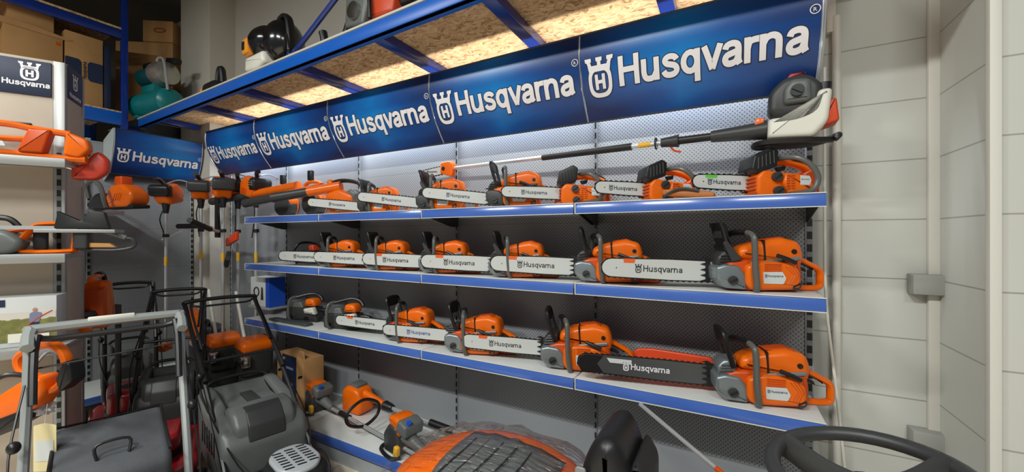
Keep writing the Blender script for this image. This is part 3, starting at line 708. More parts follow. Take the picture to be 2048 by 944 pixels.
# leather sheath by the second top-handle saw
x = WX(1375, 1.90)
t = thing('leather_sheath', 'orange-brown leather sheath lying in front of a top-handle saw', 'sheath', (x, 1.895, ZS[0]+.001), PI-.1)
K().pil(rp([(-.11, .0), (-.02, .004), (.10, .02), (.11, .045), (.02, .05), (-.11, .022)], .01), -.022, .018, .006).done('sheath_body', mat('leather', (176, 104, 44), .55, noise=.15), t)
K().tube([(.10, .02, .012), (.03, .026, .045), (-.05, .02, .03)], .006, k=5).done('strap', DGR, t)
# ---- pole saw hanging along the back panel
def eng_top(t, s=1, tank=True):            # small two-stroke engine, shaft leaves towards -x
    K().pil(rp(sc([(-.09, .02), (.03, -.01), (.105, .02), (.115, .13), (.06, .185), (-.03, .18), (-.085, .12)], s), .03*s), -.075*s, .055*s, .03*s, 4).done('engine_cover', DGR, t)
    K().pil(rp(sc([(-.03, .05), (.07, .05), (.07, .15), (.0, .16), (-.03, .12)], s), .02*s), -.10*s, -.05*s, .02*s).done('side_cover', GRY, t)
    K().cyl((.02*s, -.115*s, .10*s), (.02*s, -.09*s, .10*s), .026*s, n=18).box((.02*s, -.117*s, .10*s), (.04*s, .008*s, .01*s), rot=(0, .6, 0)).done('cover_knob', BLK, t)
    K().pil(rp(sc([(-.02, .178), (.04, .185), (.06, .20), (-.0, .205)], s), .008*s), -.03*s, .02*s, .006*s).done('top_cap', mat('red_cap', (176, 40, 26), .4), t)
    if tank: K().pil(rp(sc([(-.09, -.09), (.08, -.10), (.13, -.04), (.145, .10), (.095, .10), (.075, .02), (.02, .0), (-.085, .0)], s), .02*s), -.085*s, .02*s, .022*s, 4).done('fuel_tank', WHT, t)
    K().cyl(sc([(.12, -.03, .095)], s)[0], sc([(.122, -.03, .135)], s)[0], .026*s, n=14).done('filler_cap', BLK, t)
    K().pil(rp(sc([(.10, -.06), (.17, -.04), (.16, .06), (.12, .05)], s), .01*s), -.06*s, .05*s, .01*s).done('exhaust_guard', mat('guard_orange', (206, 70, 30), .45), t)
EY = 2.02
e0 = at(1580, 240, EY); h0 = at(897, 338, 2.13)
dv = (h0-e0); LP_ = dv.length; yaw = math.atan2(dv.y, dv.x); el = math.atan2(dv.z, math.hypot(dv.x, dv.y))
t = thing('pole_saw', 'long-reach pole saw with orange saw head hanging along the panel above top shelf', 'pole saw', e0, yaw+PI)
eng_top(t, .92)
sl = math.tan(el)*0
def pp(d, dz=0, dy=0): return (-d, dy, -.03+dz+(dv.z+.03)*d/LP_)
K().tube([pp(.08), pp(.16), pp(.30)], .044, n=14, k=3, r1=.026).done('clutch_housing', DGR, t)
K().box(pp(.11, .03), (.035, .06, .04), rot=(0, .2, 0), bev=.006).done('warning_panel', ORG, t)
K().tube([pp(.30), pp(.46)], .019, n=12, k=0).done('rear_grip', BLK, t)
K().tube([pp(.44), pp(.47), pp(.52)], .032, n=12, k=3, r1=.022).done('throttle_grip', DGR, t)
K().tube([pp(.48, -.02), pp(.46, -.045), pp(.43, -.055)], .005, k=4).done('throttle_trigger', ORD, t)
K().tube([pp(.50), pp(LP_*.43)], .0125, n=12, k=0).done('shaft', ALU, t)
K().tube([pp(.57), pp(.63)], .0135, n=12, k=0).done('shaft_label', YEL, t)
K().tube([(pp(.545)[0]+.0*c, .027*math.cos(c), pp(.545)[2]+.027*math.sin(c)) for c in [i*PI/6 for i in range(12)]], .004, k=0, closed=True).done('hanging_ring', BLK, t)
K().tube([pp(.665), pp(LP_*.62)], .019, n=12, k=0).done('shaft_sleeve', BLK, t)
K().tube([pp(LP_*.62), pp(LP_-.03)], .0125, n=12, k=0).done('extension_shaft', ALU, t)
K().tube([(.14, .0, -.10), (.05, -.06, -.105), (-.1, -.07, -.10), (-.12, .02, -.10), (.04, .06, -.10), (.11, .08, -.09), (.16, .04, -.08), (.155, -.02, -.09)], .013, k=5, closed=True).done('support_ring', BLK, t)
hx = pp(LP_)
K().pil(rp([(hx[0]-.055, hx[2]-.03), (hx[0]+.045, hx[2]-.06), (hx[0]+.06, hx[2]+.03), (hx[0]+.03, hx[2]+.05), (hx[0]-.05, hx[2]+.045)], .015), -.03, .02, .01).done('saw_head', ORG, t)
K().cyl((hx[0]-.02, -.034, hx[2]), (hx[0]-.02, -.028, hx[2]), .014).done('bar_nut', BLK, t)
pb = guide_bar(t, .0, .22, 0, .048, 0, 'white', INK, None, 0, False)
pb2 = [o for o in t.children if o.name.startswith(('guide_bar', 'chain'))]
for o in pb2: o.matrix_local = Matrix.Translation((hx[0]-.02, -.01, hx[2]-.005)) @ Matrix.Rotation(PI, 4, 'Z') @ Matrix.Rotation(.06, 4, 'Y')
k = K(); mark(k, (hx[0]-.19, -.016, hx[2]-.012), (1, 0, -.05), (.05, 0, 1), .0135); k.done('bar_lettering', INK, pb).parent = t
# ---- battery saw / hand blowers at the left of the top shelf
def blower(lb, x, y, z, rz, start, end):
    t = thing('leaf_blower', lb, 'leaf blower', (x, y, z), rz, 'hand-held leaf blowers on the top shelf')
    M_ = Matrix.Translation((x, y, z)) @ Matrix.Rotation(rz, 4, 'Z'); E = M_.inverted() @ Vector(end); N0 = M_.inverted() @ Vector(start); G = lambda q: tuple(N0.lerp(E, q))
    K().lathe([(.02, -.07), (.085, -.06), (.10, -.02), (.10, .03), (.08, .06), (.03, .065)], (0, 0, .10), 'y', 22).done('fan_housing', DGR, t)
    K().tube([(.098*math.cos(i*PI/9), -.025, .10+.098*math.sin(i*PI/9)) for i in range(18)], .006, k=0, closed=True, n=6).done('housing_ring', ORG, t)
    K().pil(rp([(-.10, .11), (.02, .10), (.11, .13), (.12, .20), (.02, .205), (-.10, .17)], .03), -.05, .05, .025).done('motor_body', ORG, t)
    K().tube([G(0), G(.2), G(.47)], .042, n=14, k=2, r1=.034).done('tube_neck', ORG, t)
    K().tube([G(.45), G(.8), G(1)], .032, n=16, k=2, r1=.037).done('blow_tube', DGR, t)
    K().tube([G(.99), G(1.003)], .029, n=16, k=0).done('tube_mouth', BLK, t)
    K().tube([(.09, 0, .19), (.10, 0, .26), (.04, 0, .29), (-.06, 0, .275), (-.09, 0, .20)], .014, k=5, rb=.018, ref=(0, 1, 0)).done('handle', ORG, t)
    K().box((.045, 0, .345), (.05, .03, .085), bev=.008).done('battery_post', BLK, t)
    K().box((0, -.01, .012), (.16, .06, .022), bev=.006).done('foot', BLK, t)
    return t
zt = ZS[0]+.001
for pe, Y, sx_, sy_, sY, ex_, ey_, eY, lb in ((574, 2.10, 596, 372, 2.06, 424, 403, 1.95, 'leaf blower farthest left on top shelf with longest black tube'), (630, 2.07, 645, 376, 1.99, 490, 407, 1.85, 'leaf blower on top shelf, middle of the three black tubes')):
    blower(lb, WX(pe, Y), Y, zt, PI+.20, at(sx_, sy_, sY), at(ex_, ey_, eY))
x = WX(714, 2.06)
t = thing('battery_blower', 'orange battery blower with big black top handle, nearest blower to the chainsaws', 'leaf blower', (x, 2.07, zt), PI+.2)
M_ = (Matrix.Translation((x, 2.07, zt)) @ Matrix.Rotation(PI+.2, 4, 'Z')).inverted(); S0 = M_ @ at(668, 375, 2.0); E0 = M_ @ at(546, 396, 1.78); G = lambda q: tuple(S0.lerp(E0, q))
K().tube([G(-.12), G(.1), G(.42)], .040, n=14, k=2, r1=.036).done('tube_neck', ORG, t)
K().tube([G(.36), G(.8), G(1)], .034, n=16, k=2, r1=.038).done('blow_tube', DGR, t)
K().tube([G(.99), G(1.003)], .03, n=16, k=0).done('tube_mouth', BLK, t)
K().pil(rp([(.0, .02), (.20, .0), (.26, .07), (.25, .17), (.13, .20), (.0, .15)], .025), -.06, .07, .025).done('body', ORG, t)
K().pil(rp([(.0, .10), (.05, .09), (.09, .17), (.02, .20), (-.03, .16)], .02), -.05, .06, .02).done('battery_cover', GRY, t)
K().tube([(.22, 0, .10), (.25, 0, .22), (.20, 0, .265), (.07, 0, .265), (-.03, 0, .23), (-.05, 0, .14)], .017, k=5, rb=.02, ref=(0, 1, 0)).done('top_handle', BLK, t)
K().sph((.255, 0, .255), (.03, .03, .03)).done('handle_end', ORG, t)
K().pil(rp([(.06, .03), (.15, .03), (.14, .07), (.07, .07)], .01), .06, .075, .005).done('label_plate', LBL, t)
# small grey saw behind at left of middle shelf
x = WX(590, 2.1)
t = thing('small_chainsaw', 'small dark chainsaw with red-orange cap at left end of middle shelf', 'chainsaw', (x+.3, 2.13, ZS[1]+.001), PI+.1)
K().pil(rp([(.02, .0), (.22, .0), (.23, .08), (.16, .12), (.03, .11)], .02), -.05, .05, .02).done('crankcase', DGR, t)
K().pil(rp([(.03, .11), (.10, .11), (.09, .16), (.04, .165)], .015), -.04, .04, .015).done('cap_cover', mat('guard_orange', (206, 70, 30)), t)
K().tube([(.20, .06, .0), (.21, .08, .1), (.19, .05, .17), (.17, -.03, .18), (.09, -.04, .16), (.08, -.04, .1)], .011, k=5).done('front_handle', BLK, t)
guide_bar(t, .21, .34, .05, .055, -.03, 'white', INKG, None, 0, False)
# ---- things on the bottom shelf
zd = ZD+.001
def brush_engine(t, s=1):                  # upright engine lying on its base: shaft leaves towards +x
    K().pil(rp(sc([(-.10, .0), (.03, .0), (.05, .06), (.02, .16), (-.05, .17), (-.11, .10)], s), .02*s), -.07*s, .07*s, .02*s).done('engine_housing', DGR, t)
    K().pil(rp(sc([(-.06, .15), (.02, .10), (.06, .13), (.07, .19), (.0, .215), (-.07, .205)], s), .02*s), -.06*s, .06*s, .02*s).done('top_cover', ORG, t)
    K().pil(rp(sc([(.01, .14), (.10, .12), (.11, .19), (.03, .212)], s), .02*s), -.064*s, .064*s, .014*s).done('cylinder_cover', GRY, t)
    K().cyl((.09*s, -.03*s, .185*s), (.10*s, -.03*s, .21*s), .014*s).done('primer_cap', BLUC, t)
    K().tube(sc([(.03, 0, .10), (.10, 0, .09), (.20, 0, .07)], s), .045*s, r1=.022*s, n=12, k=3).done('clutch_housing', GRY, t)
    K().pil(rp(sc([(.02, .02), (.06, .02), (.06, .07), (.03, .075)], s), .008*s), -.085*s, -.06*s, .005*s).done('fuel_cap', YEL, t)
    K().tube(sc([(-.10, .06, .012), (-.14, 0, .012), (-.11, -.08, .012), (.02, -.10, .012), (.06, -.06, .012)], s), .010*s, k=5).done('base_stand', BLK, t)
a = WX(648, 1.98); 
t = thing('brush_cutter', 'brush cutter lying at the back of bottom shelf, grey and orange engine left', 'brush cutter', (a, 1.93, zd), -.14, 'brush cutters on the bottom shelf')
brush_engine(t, 1.05)
K().tube([(.2, 0, .07), (1.35, 0, .04)], .0125, k=0, n=10).done('shaft', ALU, t)
K().tube([(.32, 0, .068), (.44, 0, .065)], .02, k=0, n=10).done('grip', BLK, t)
K().tube([(.62, -.0, .06), (.60, -.10, .10), (.60, -.11, .18), (.61, 0, .235), (.62, .11, .18), (.62, .10, .10)], .011, k=5, closed=True).done('loop_handle', BLK, t)
a = WX(722, 2.09)
t = thing('battery_brush_cutter', 'all-orange battery brush cutter lying behind the others on bottom shelf', 'brush cutter', (a, 2.08, zd), -.03)
K().pil(rp([(-.12, .0), (.08, .0), (.10, .08), (.06, .19), (-.06, .21), (-.12, .17)], .035), -.08, .07, .03, 4).done('motor_housing', ORG, t)
K().pil(rp([(-.07, .19), (.03, .18), (.03, .215), (-.06, .222)], .008), -.05, .05, .006).done('vent_panel', GRY, t)
K().tube([(.06, 0, .15), (.16, 0, .13), (.26, 0, .11)], .03, r1=.022, k=3, n=12).done('rear_handle', ORG, t)
K().tube([(.28, 0, .105), (.34, 0, .10), (.36, 0, .10)], .036, r1=.024, n=12, k=2).done('collar', BLK, t)
K().tube([(.34, 0, .10), (1.3, 0, .06)], .014, k=0, n=10).done('shaft', ALU, t)
K().tube([(.72, 0, .085), (.92, 0, .076)], .024, k=0, n=12).done('foam_grip', BLK, t)
a = WX(812, 1.84)
t = thing('brush_cutter', 'brush cutter engine at the front of bottom shelf with yellow cap', 'brush cutter', (a, 1.82, zd), -.22, 'brush cutters on the bottom shelf')
brush_engine(t, 1.1)
K().tube([(.2, 0, .07), (.95, 0, .05)], .0125, k=0, n=10).done('shaft', ALU, t)
# carton with blue print on the bottom shelf's left
a = CW(566, 3.05)
t = thing('cardboard_box', 'brown carton with navy printed front standing at left end of bottom shelf', 'box', (a[0], a[1]+.14, zd), -.10)
K().box((0, 0, .20), (.42, .16, .40), bev=.004).done('carton', CARD, t)
K().box((-.01, -.081, .20), (.22, .003, .40)).done('printed_front', NAVY, t)
K().pil([(.10, .385), (.21, .385), (.19, .46), (.12, .46)], -.07, -.066, .001, 1).done('flap', CARD, t)
for z_ in (.30, .18): K().box((0, -.083, z_), (.11, .002, .018)).done('print_line', mat('print_grey', (120, 134, 160), .6), t)
for xx in (-.16, .16): K().pil(rp([(xx-.03, .24), (xx+.03, .26), (xx+.03, .28), (xx-.03, .26)], .008), -.083, -.08, .0005, 1).done('hand_hole', BLK, t)
# white-blue carton on left of middle bay
a = CW(520, 3.55)
t = thing('cardboard_box', 'small white and blue product box on hook below the middle shelf, left end', 'box', (a[0], 2.08, ZZ(610, a[0], 2.08)), 0)
K().box((0, 0, .13), (.30, .14, .26), bev=.003).done('carton', LBL, t)
K().box((.125, -.0, .131), (.056, .146, .262)).done('blue_side', BLUC, t)
K().tube([(-.05+.04*math.cos(i*PI/5), -.072, .13+.04*math.sin(i*PI/5)) for i in range(10)], .006, k=0, closed=True, n=5).pil(rp([(.02, .06), (.06, .06), (.05, .17), (.03, .18)], .01), -.074, -.072, .0004, 1).done('printed_picture', INKG, t)
K().box((0, 0, -.012), (.34, .16, .02), bev=.002).done('wire_shelf', STG, t)
# ---------------------------------------------------------------- hanging tools in the corner
def hang_tool(kind, lb, px, Dp, ztop, rz, ln=1.25, tilt=0, bars=False):
    X, Y = CW(px, Dp)
    t = thing('hanging_brush_cutter', lb, 'brush cutter', (X, Y, ztop), rz, 'brush cutters hanging in the corner', rx=0, ry=tilt)
    K().pil(rp([(-.16, -.08), (.02, -.12), (.10, -.03), (.06, .06), (-.06, .10), (-.15, .05)], .03), -.07, .07, .03, 4).done('engine_cover', ORG, t)
    K().pil(rp([(.03, -.05), (.11, -.045), (.125, .04), (.09, .07), (.035, .06)], .02), -.085, .085, .02, 4).done('side_cover', BLK if kind else DGR, t)
    K().box((.078, -.087, .01), (.05, .012, .055), bev=.006).done('air_filter', GRY, t)
    for j in range(3): K().box((.075, -.094, -.012+.02*j), (.05, .004, .007)).done('filter_slot', BLK, t)
    K().tube([(.02, 0, .07), (.05, -.02, .115), (.10, -.03, .12)], .018, k=3).done('filler_cap', BLK, t)
    K().pil(rp([(-.12, -.06), (-.03, -.08), (-.02, -.03), (-.10, -.01)], .01), -.077, -.06, .006).done('starter_cover', ORD, t)
    K().tube([(-.16, .0, -.02), (-.22, -.02, -.03), (-.26, -.02, .0)], .026, k=3, r1=.02).done('exhaust', DGR, t)
    K().tube([(0, 0, -.09), (0, 0, -.13), (0, 0, -.20)], .04, r1=.02, k=3, n=12).done('clutch_housing', BLK, t)
    K().tube([(0, 0, -.19), (0, 0, -ln)], .0135, k=0, n=10).done('shaft', ALU, t)
    K().tube([(0, -.02, -.16), (.035, -.03, -.26), (.0, -.022, -.38), (-.03, -.02, -.48)], .005, k=5).done('cable', BLK, t)
    K().tube([(0, 0, -.40), (0, 0, -.43)], .026, k=0, n=10).done('clamp', BLK, t)
    K().tube([(0, 0, -.62), (0, 0, -.70)], .0145, k=0, n=10).done('shaft_label', YEL, t)
    K().tube([(0, 0, .08), (0, .10, .12), (0, .2, .10)], .006, k=4).done('hook', STG, t)
    if bars:
        K().tube([(-.44, -.30, -.37), (-.16, -.12, -.37), (0, -.03, -.42), (.14, -.12, -.40), (.34, -.24, -.34)], .014, k=4).done('handlebar', ALU, t)
        K().tube([(-.18, -.13, -.37), (-.46, -.31, -.37)], .024, k=0, n=10).done('left_grip', RUB, t)
        K().tube([(.12, -.10, -.405), (.36, -.25, -.335)], .022, k=0, n=10).done('right_grip', RUB, t)
    if kind == 3:
        K().pil(rp([(.0, -.56), (.30, -.50), (.30, -.42), (.0, -.49)], .008), -.10, -.07, .006).done('orange_guard', mat('red_orange', (206, 62, 24), .4), t)
        K().tube([(.02, -.05, -.52), (.14, -.08, -.56), (.24, -.09, -.60)], .007, k=3).done('wire_arm', ALU, t)
        K().tube([(.02, -.10, -.74), (.24, -.14, -.66)], .022, k=0).done('right_grip', RUB, t)
        K().tube([(.02, -.10, -.74), (-.09, -.05, -.62)], .021, k=0).done('left_grip', RUB, t)
    if kind == 2: K().tube([(.0, -.03, -.45), (-.25, -.08, -.40), (-.38, -.1, -.37)], .009, k=3).done('branch_rod', ALU, t)
    if kind == 2: K().pil(rp([(-.06, -ln-.02), (.06, -ln-.02), (.08, -ln+.05), (-.05, -ln+.06)], .01), -.03, .03, .01).done('head_guard', ORG, t)
    return t
HT = [(332, 3.75, 'orange-ended brush cutter hanging left of the corner column', 0, 0, 0),
      (402, 3.85, 'brush cutter hanging at the wall column, dark-ended engine', 0, .2, 0),
      (446, 3.62, 'brush cutter with wide black handlebars hanging in front of the column', 0, .2, 1),
      (476, 3.75, 'brush cutter hanging between the handlebars and the blowers', 3, .1, 0),
      (512, 3.62, 'brush cutter hanging nearest the top shelf', 1, 0, 0)]
for i, (px, D, lb, kd, tl, bars) in enumerate(HT):
    X, Y = CW(px, D); z = CH+(HY-(385 if i < 1 else 372+4*(i % 2)))/F*D
    hang_tool(2 if i == 0 else kd, lb, px, D, z, [-.9, -.6, -.35, -.2, .0][i], [1.5, 1.5, 1.75, 1.55, 1.3][i], 0, bool(bars))
# black pole and hedge trimmer blade tools in the corner
X, Y = CW(434, 3.6)
o = K().box((X, Y, 1.72), (.05, .02, .42), bev=.004).done('blade_cover', BLK); o['label'] = 'flat black blade cover hanging below the leftmost blower tube'; o['category'] = 'blade cover'
# ---- electric chainsaw on the left end wall shelf
a = CW(250, 3.1)
t = thing('electric_chainsaw', 'orange electric chainsaw with grey loop handle on the end wall shelf', 'chainsaw', (-4.93, 1.46, 1.757), 1.9, None)
t.location = (WX(222, 1.30)+.1, 1.30, 1.757); t.rotation_euler.z = .15
K().pil(rp([(.0, .0), (.30, .0), (.36, .06), (.35, .13), (.22, .20), (.06, .19), (.0, .10)], .03), -.07, .07, .03, 4).done('motor_housing', ORG, t)
K().pil(rp([(.06, .18), (.17, .19), (.165, .27), (.07, .27)], .015), -.04, .04, .01).done('top_post', ORD, t)
K().tube([(.14, -.12, .0), (.13, -.13, .06), (.09, -.13, .15), (.0, -.12, .215), (-.12, -.10, .235), (-.24, -.08, .20), (-.28, -.05, .10)], .018, k=5).done('front_handle', HGR, t)
K().pil(rp([(-.30, .0), (-.02, .0), (-.03, .10), (-.12, .14), (-.20, .13), (-.30, .06)], .02), -.05, .05, .012).done('front_guard', BLK, t)
K().box((.12, .0, .012), (.5, .12, .03), bev=.01).done('base', BLK, t)
k = K()
for i in range(4): k.tube([(.12+.03*i, -.071, .06), (.15+.03*i, -.071, .12)], .003, k=0, n=5)
k.done('vent_grille', ORD, t, kind='stuff')
# ================================================================ island display (left foreground)
ID = 2.15; PX_, PY_ = CW(125, ID); IA = math.radians(60.2)
def iz(py, D=ID): return CH+(HY-py)/F*D
isl = thing('island_display', 'tall cream display stand with navy branded header at the left edge', 'display stand', (PX_, PY_, 0), IA)
HTOP = iz(125)
K().box((-.5, .1, HTOP/2), (.93, .2, HTOP), bev=.003).done('centre_panel', PWH, isl)
K().box((-.012, .012, HTOP/2), (.045, .03, HTOP), bev=.003).done('upright', ISG, isl)
K().box((-.012, -.0045, HTOP/2-.25), (.016, .004, HTOP-.5)).done('slot_strip', SLOT, isl)
K().box((-.012, .245, HTOP/2), (.045, .03, HTOP), bev=.003).done('upright', ISG, isl)
K().box((-.004, .13, HTOP/2), (.02, .22, HTOP), bev=.002).done('side_panel', PWH, isl)
hz0, hz1 = iz(198), iz(131)
hd = K().box((-.50, -.003, (hz0+hz1)/2), (.92, .012, hz1-hz0), bev=.001).done('header_panel', NAVY, isl, 'navy header panel with white emblem')
K().box((.008, .13, (hz0+hz1)/2+.02), (.006, .20, hz1-hz0), bev=.001).done('side_header', NAVY, isl)
V, Fc = emblem(); k = K(); xe = -.10; ec = .044
put2d(k, (V, Fc), (xe-.058, -.0105, hz0+.092), (1, 0, 0), (0, 0, 1), ec*1.55); k.done('emblem', SWH, hd)
k = K(); put2d(k, brand(.185, 0, 3), (xe-.115, -.0105, hz0+.044), (1, 0, 0), (0, 0, 1), .029); k.done('header_lettering', SWH, hd)
k = K(); put2d(k, (V, Fc), (.0125, .085, hz0+.10), (0, 1, 0), (0, 0, 1), .062); put2d(k, brand(.185, 0, 2), (.0125, .05, hz0+.035), (0, 1, 0), (0, 0, 1), .025); k.done('side_lettering', SWH, hd).parent = isl
isz = [iz(316, 1.98), iz(508, 1.98), iz(690, 2.0)]
for z, nm in zip(isz, ('upper', 'middle', 'lower')):
    t = thing('island_shelf', '%s pale metal shelf of the cream display stand' % nm, 'shelf', (PX_, PY_, z), IA)
    K().box((-.45, -.115, -.013), (1.06, .21, .026), bev=.003).done('shelf_board', ISG, t)
    K().box((-.45, -.222, -.022), (1.06, .006, .046), bev=.002).done('price_strip', ISG, t)
def isl_at(px, depth_y, z):                # local x on the island in column px at local depth depth_y
    r = (px-CX)/F; cu, su = math.cos(IA), math.sin(IA)
    ox, oy = PX_-su*depth_y, PY_+cu*depth_y
    return -(( ox*ca+oy*sa)-r*(-ox*sa+oy*ca))/((cu*ca+su*sa)-r*(-cu*sa+su*ca))
def isl_thing(name, lb, cat, px, dy, z, rz=0, group=None):
    lx = isl_at(px, dy, z); cu, su = math.cos(IA), math.sin(IA)
    return thing(name, lb, cat, (PX_+cu*lx-su*dy, PY_+su*lx+cu*dy, z), IA+rz, group)
# upper: orange battery saw body lying with a red scoop guard
t = isl_thing('hedge_trimmer', 'orange open-framed power tool body without battery on the upper island shelf', 'power tool', 75, -.12, isz[0]+.001)
K().tube([(-.20, 0, .10), (-.19, 0, .16), (-.10, 0, .17), (.0, 0, .155), (.12, 0, .145)], .017, k=5, rb=.022, ref=(0, 1, 0)).done('upper_frame', ORG, t)
K().tube([(-.20, 0, .10), (-.18, 0, .03), (-.05, 0, .02), (.08, 0, .012), (.18, 0, .014)], .02, k=5, rb=.03, ref=(0, 1, 0)).done('lower_frame', ORG, t)
K().tube([(-.19, 0, .10), (-.12, 0, .095), (-.04, 0, .10)], .015, k=4, rb=.022, ref=(0, 1, 0)).done('middle_frame', ORG, t)
K().pil(rp([(-.06, .03), (.03, .03), (.06, .155), (-.02, .15)], .012), -.04, .03, .01).done('battery_bay', ORD, t)
K().pil(rp([(.10, .03), (.16, .02), (.20, .07), (.19, .12), (.11, .155)], .015), -.035, .035, .012).done('gear_case', ORG, t)
K().pil(rp([(-.17, .05), (-.09, .05), (-.10, .075), (-.16, .075)], .005), -.045, -.04, .001, 1).done('label_plate', LBL, t)
K().tube([(-.22, -.06, .01), (-.235, -.07, .08), (-.22, -.05, .16), (-.21, .05, .17)], .012, k=5).done('front_handle', HGR, t)
K().box((-.06, 0, .178), (.08, .02, .012), bev=.003).done('lock_button', BLK, t)
t = isl_thing('scoop_guard', 'red-orange curved scoop guard sticking out right of the upper island shelf', 'tool guard', 186, -.06, isz[0]-.04)
K().pil(rp([(-.08, -.05), (.02, -.045), (.065, .0), (.07, .07), (.03, .115), (-.0, .10), (-.03, .045), (-.08, .02)], .02), -.03, .03, .02, 4).done('guard_shell', mat('scoop_orange', (190, 52, 24), .4, coat=.2), t)
K().tube([(-.14, 0, .03), (-.08, 0, .01)], .006, k=0).done('guard_rod', CHR, t)
# black blade guard just above middle shelf, chain bar going left
t = isl_thing('chainsaw_bar_and_guard', 'black angular guard with a long thin bar below the upper island shelf', 'power tool', 165, -.16, isz[1]+.13)
K().pil(rp([(-.10, .0), (.11, .0), (.09, .09), (.03, .10), (.0, .04), (-.085, .09)], .008), -.02, .02, .006).done('guard_shell', BLK, t)
K().box((-.32, 0, .004), (.60, .006, .018)).done('blade', ALU, t)
K().box((-.02, .06, -.012), (.3, .16, .018), bev=.003).done('support_shelf', ISG, t)
# middle: large grey-orange battery tool with open bay
t = isl_thing('battery_hedge_trimmer', 'grey and orange battery tool with empty battery bay on the middle island shelf', 'power tool', 95, -.12, isz[1]+.001)
K().pil(rp([(-.34, .0), (-.10, .0), (-.06, .06), (-.12, .12), (-.30, .13), (-.36, .06)], .03), -.06, .05, .025).done('motor_housing', GRY, t)
K().tube([(-.08, 0, .01), (.085, 0, .01), (.10, 0, .03), (.105, 0, .13), (.09, 0, .155), (-.02, 0, .15), (-.05, 0, .13), (-.09, 0, .06)], .013, k=3, closed=True, rb=.035, ref=(0, 1, 0)).done('battery_bay', ORG, t)
K().tube([(-.36, 0, .09), (-.26, 0, .11), (-.17, 0, .105), (-.06, 0, .13)], .012, k=4, rb=.025, ref=(0, 1, 0)).done('orange_band', ORG, t)
K().box((-.03, .02, .075), (.05, .03, .11), bev=.006).done('bay_contacts', BLK, t)
K().tube([(-.36, 0, .10), (-.32, 0, .165), (-.24, 0, .18), (-.14, 0, .18), (-.10, 0, .14)], .014, k=5).done('front_handle', BLK, t)
K().pil(rp([(.10, .02), (.16, .02), (.16, .14), (.12, .17), (.10, .15)], .015), -.04, .04, .012).done('rear_block', DGR, t)
K().tube([(.13, 0, .15), (.22, 0, .115), (.30, 0, .08)], .018, r1=.014, k=4).done('rear_handle', GRY, t)
K().tube([(.12, 0, .02), (.25, 0, .012), (.33, 0, .03), (.33, 0, .07), (.30, 0, .08)], .009, k=4).done('hand_guard', DGR, t)
K().pil([(.12, .03), (.26, .028), (.24, .05), (.12, .055)], -.02, .02, .002, 1).done('wood_tip', mat('tan', (206, 150, 84), .5), t)
K().pil(rp([(-.33, .04), (-.22, .04), (-.22, .08), (-.31, .085)], .005), -.066, -.06, .001, 1).done('label_plate', LBL, t)
# lower: product box with picture of a man trimming
t = isl_thing('product_box', 'white product box with a garden picture on the lower island shelf', 'box', 30, -.10, isz[2]+.001)
K().box((0, 0, .125), (.33, .12, .25), bev=.003).done('carton', LBL, t)
m, nt, N, Lk, b_ = nodes_of('garden_picture')
tc = N.new('ShaderNodeTexCoord'); sp = N.new('ShaderNodeSeparateXYZ'); Lk.new(tc.outputs['Object'], sp.inputs[0])
ns = N.new('ShaderNodeTexNoise'); ns.inputs['Scale'].default_value = 30; Lk.new(tc.outputs['Object'], ns.inputs['Vector'])
f = mth(nt, 'GREATER_THAN', mth(nt, 'ADD', sp.outputs[2], mth(nt, 'MULTIPLY', ns.outputs['Fac'], .05)), .165)
Lk.new(mixc(nt, f, mixc(nt, ns.outputs['Fac'], srgb(70, 74, 40), srgb(150, 150, 80)), srgb(205, 200, 190)), b_.inputs['Base Color'])
K().box((.02, -.0605, .10), (.285, .002, .15)).done('picture', m, t)
K().box((-.085, -.0615, .222), (.15, .002, .035)).done('blue_band', NAVY, t)
pc = K().sph((.09, -.0625, .182), (.009, .001, .011), 10, 6).done('printed_person', mat('skin_print', (176, 130, 104), .6), t)
K().pil(rp([(.07, .12), (.105, .12), (.115, .165), (.09, .175), (.072, .165)], .005), -.0635, -.062, .0003, 1).done('printed_shirt', mat('shirt_print', (120, 124, 150), .6), t)
K().pil(rp([(.074, .07), (.088, .07), (.09, .11), (.095, .07), (.108, .07), (.104, .122), (.073, .122)], .002), -.0633, -.062, .0003, 1).done('printed_trousers', INK, t)
K().tube([(.06, -.063, .10), (.10, -.063, .14), (.15, -.063, .175)], .0022, k=0, n=5).done('printed_trimmer', ORD, t)
K().box((.07, -.0625, .045), (.14, .002, .045)).done('white_caption', WHT, t)
# orange standing battery tool beyond the island (px 150-215, 535-640)
lx, ly = CW(196, 2.55)
t = thing('battery_tool', 'tall orange battery tool body standing right of the island stand', 'power tool', (lx, ly, 0), -.5)
z0 = iz(655, 2.55)
K().pil(rp([(-.07, z0), (.05, z0), (.06, z0+.22), (.03, z0+.30), (-.04, z0+.31), (-.09, z0+.12)], .02), -.05, .05, .02).done('motor_housing', ORG, t)
K().pil(rp([(.04, z0+.04), (.09, z0+.04), (.09, z0+.26), (.05, z0+.27)], .012), -.045, .045, .01).done('battery_rail', ORD, t)
K().tube([(-.09, 0, z0+.12), (-.10, 0, z0+.25), (-.06, 0, z0+.34), (.0, 0, z0+.345)], .017, k=5).done('grip', BLK, t)
K().tube([(-.04, 0, z0+.34), (.06, 0, z0+.335), (.11, 0, z0+.32)], .016, k=4).done('top_handle', ORG, t)
K().tube([(.05, 0, z0+.10), (.22, -.05, z0+.12), (.32, -.06, z0+.20)], .036, r1=.02, k=4).done('nozzle', DGR, t)
K().tube([(.04, 0, z0+.06), (.16, 0, z0+.06), (.22, 0, z0+.03)], .03, k=4).done('outlet', ORG, t)
K().tube([(-.13, .05, 0.012), (-.13, .05, z0+.12), (-.06, .02, z0+.13)], .014, k=0).cyl((-.13, .05, 0), (-.13, .05, .015), .11, n=24).done('stand', DGR, t)
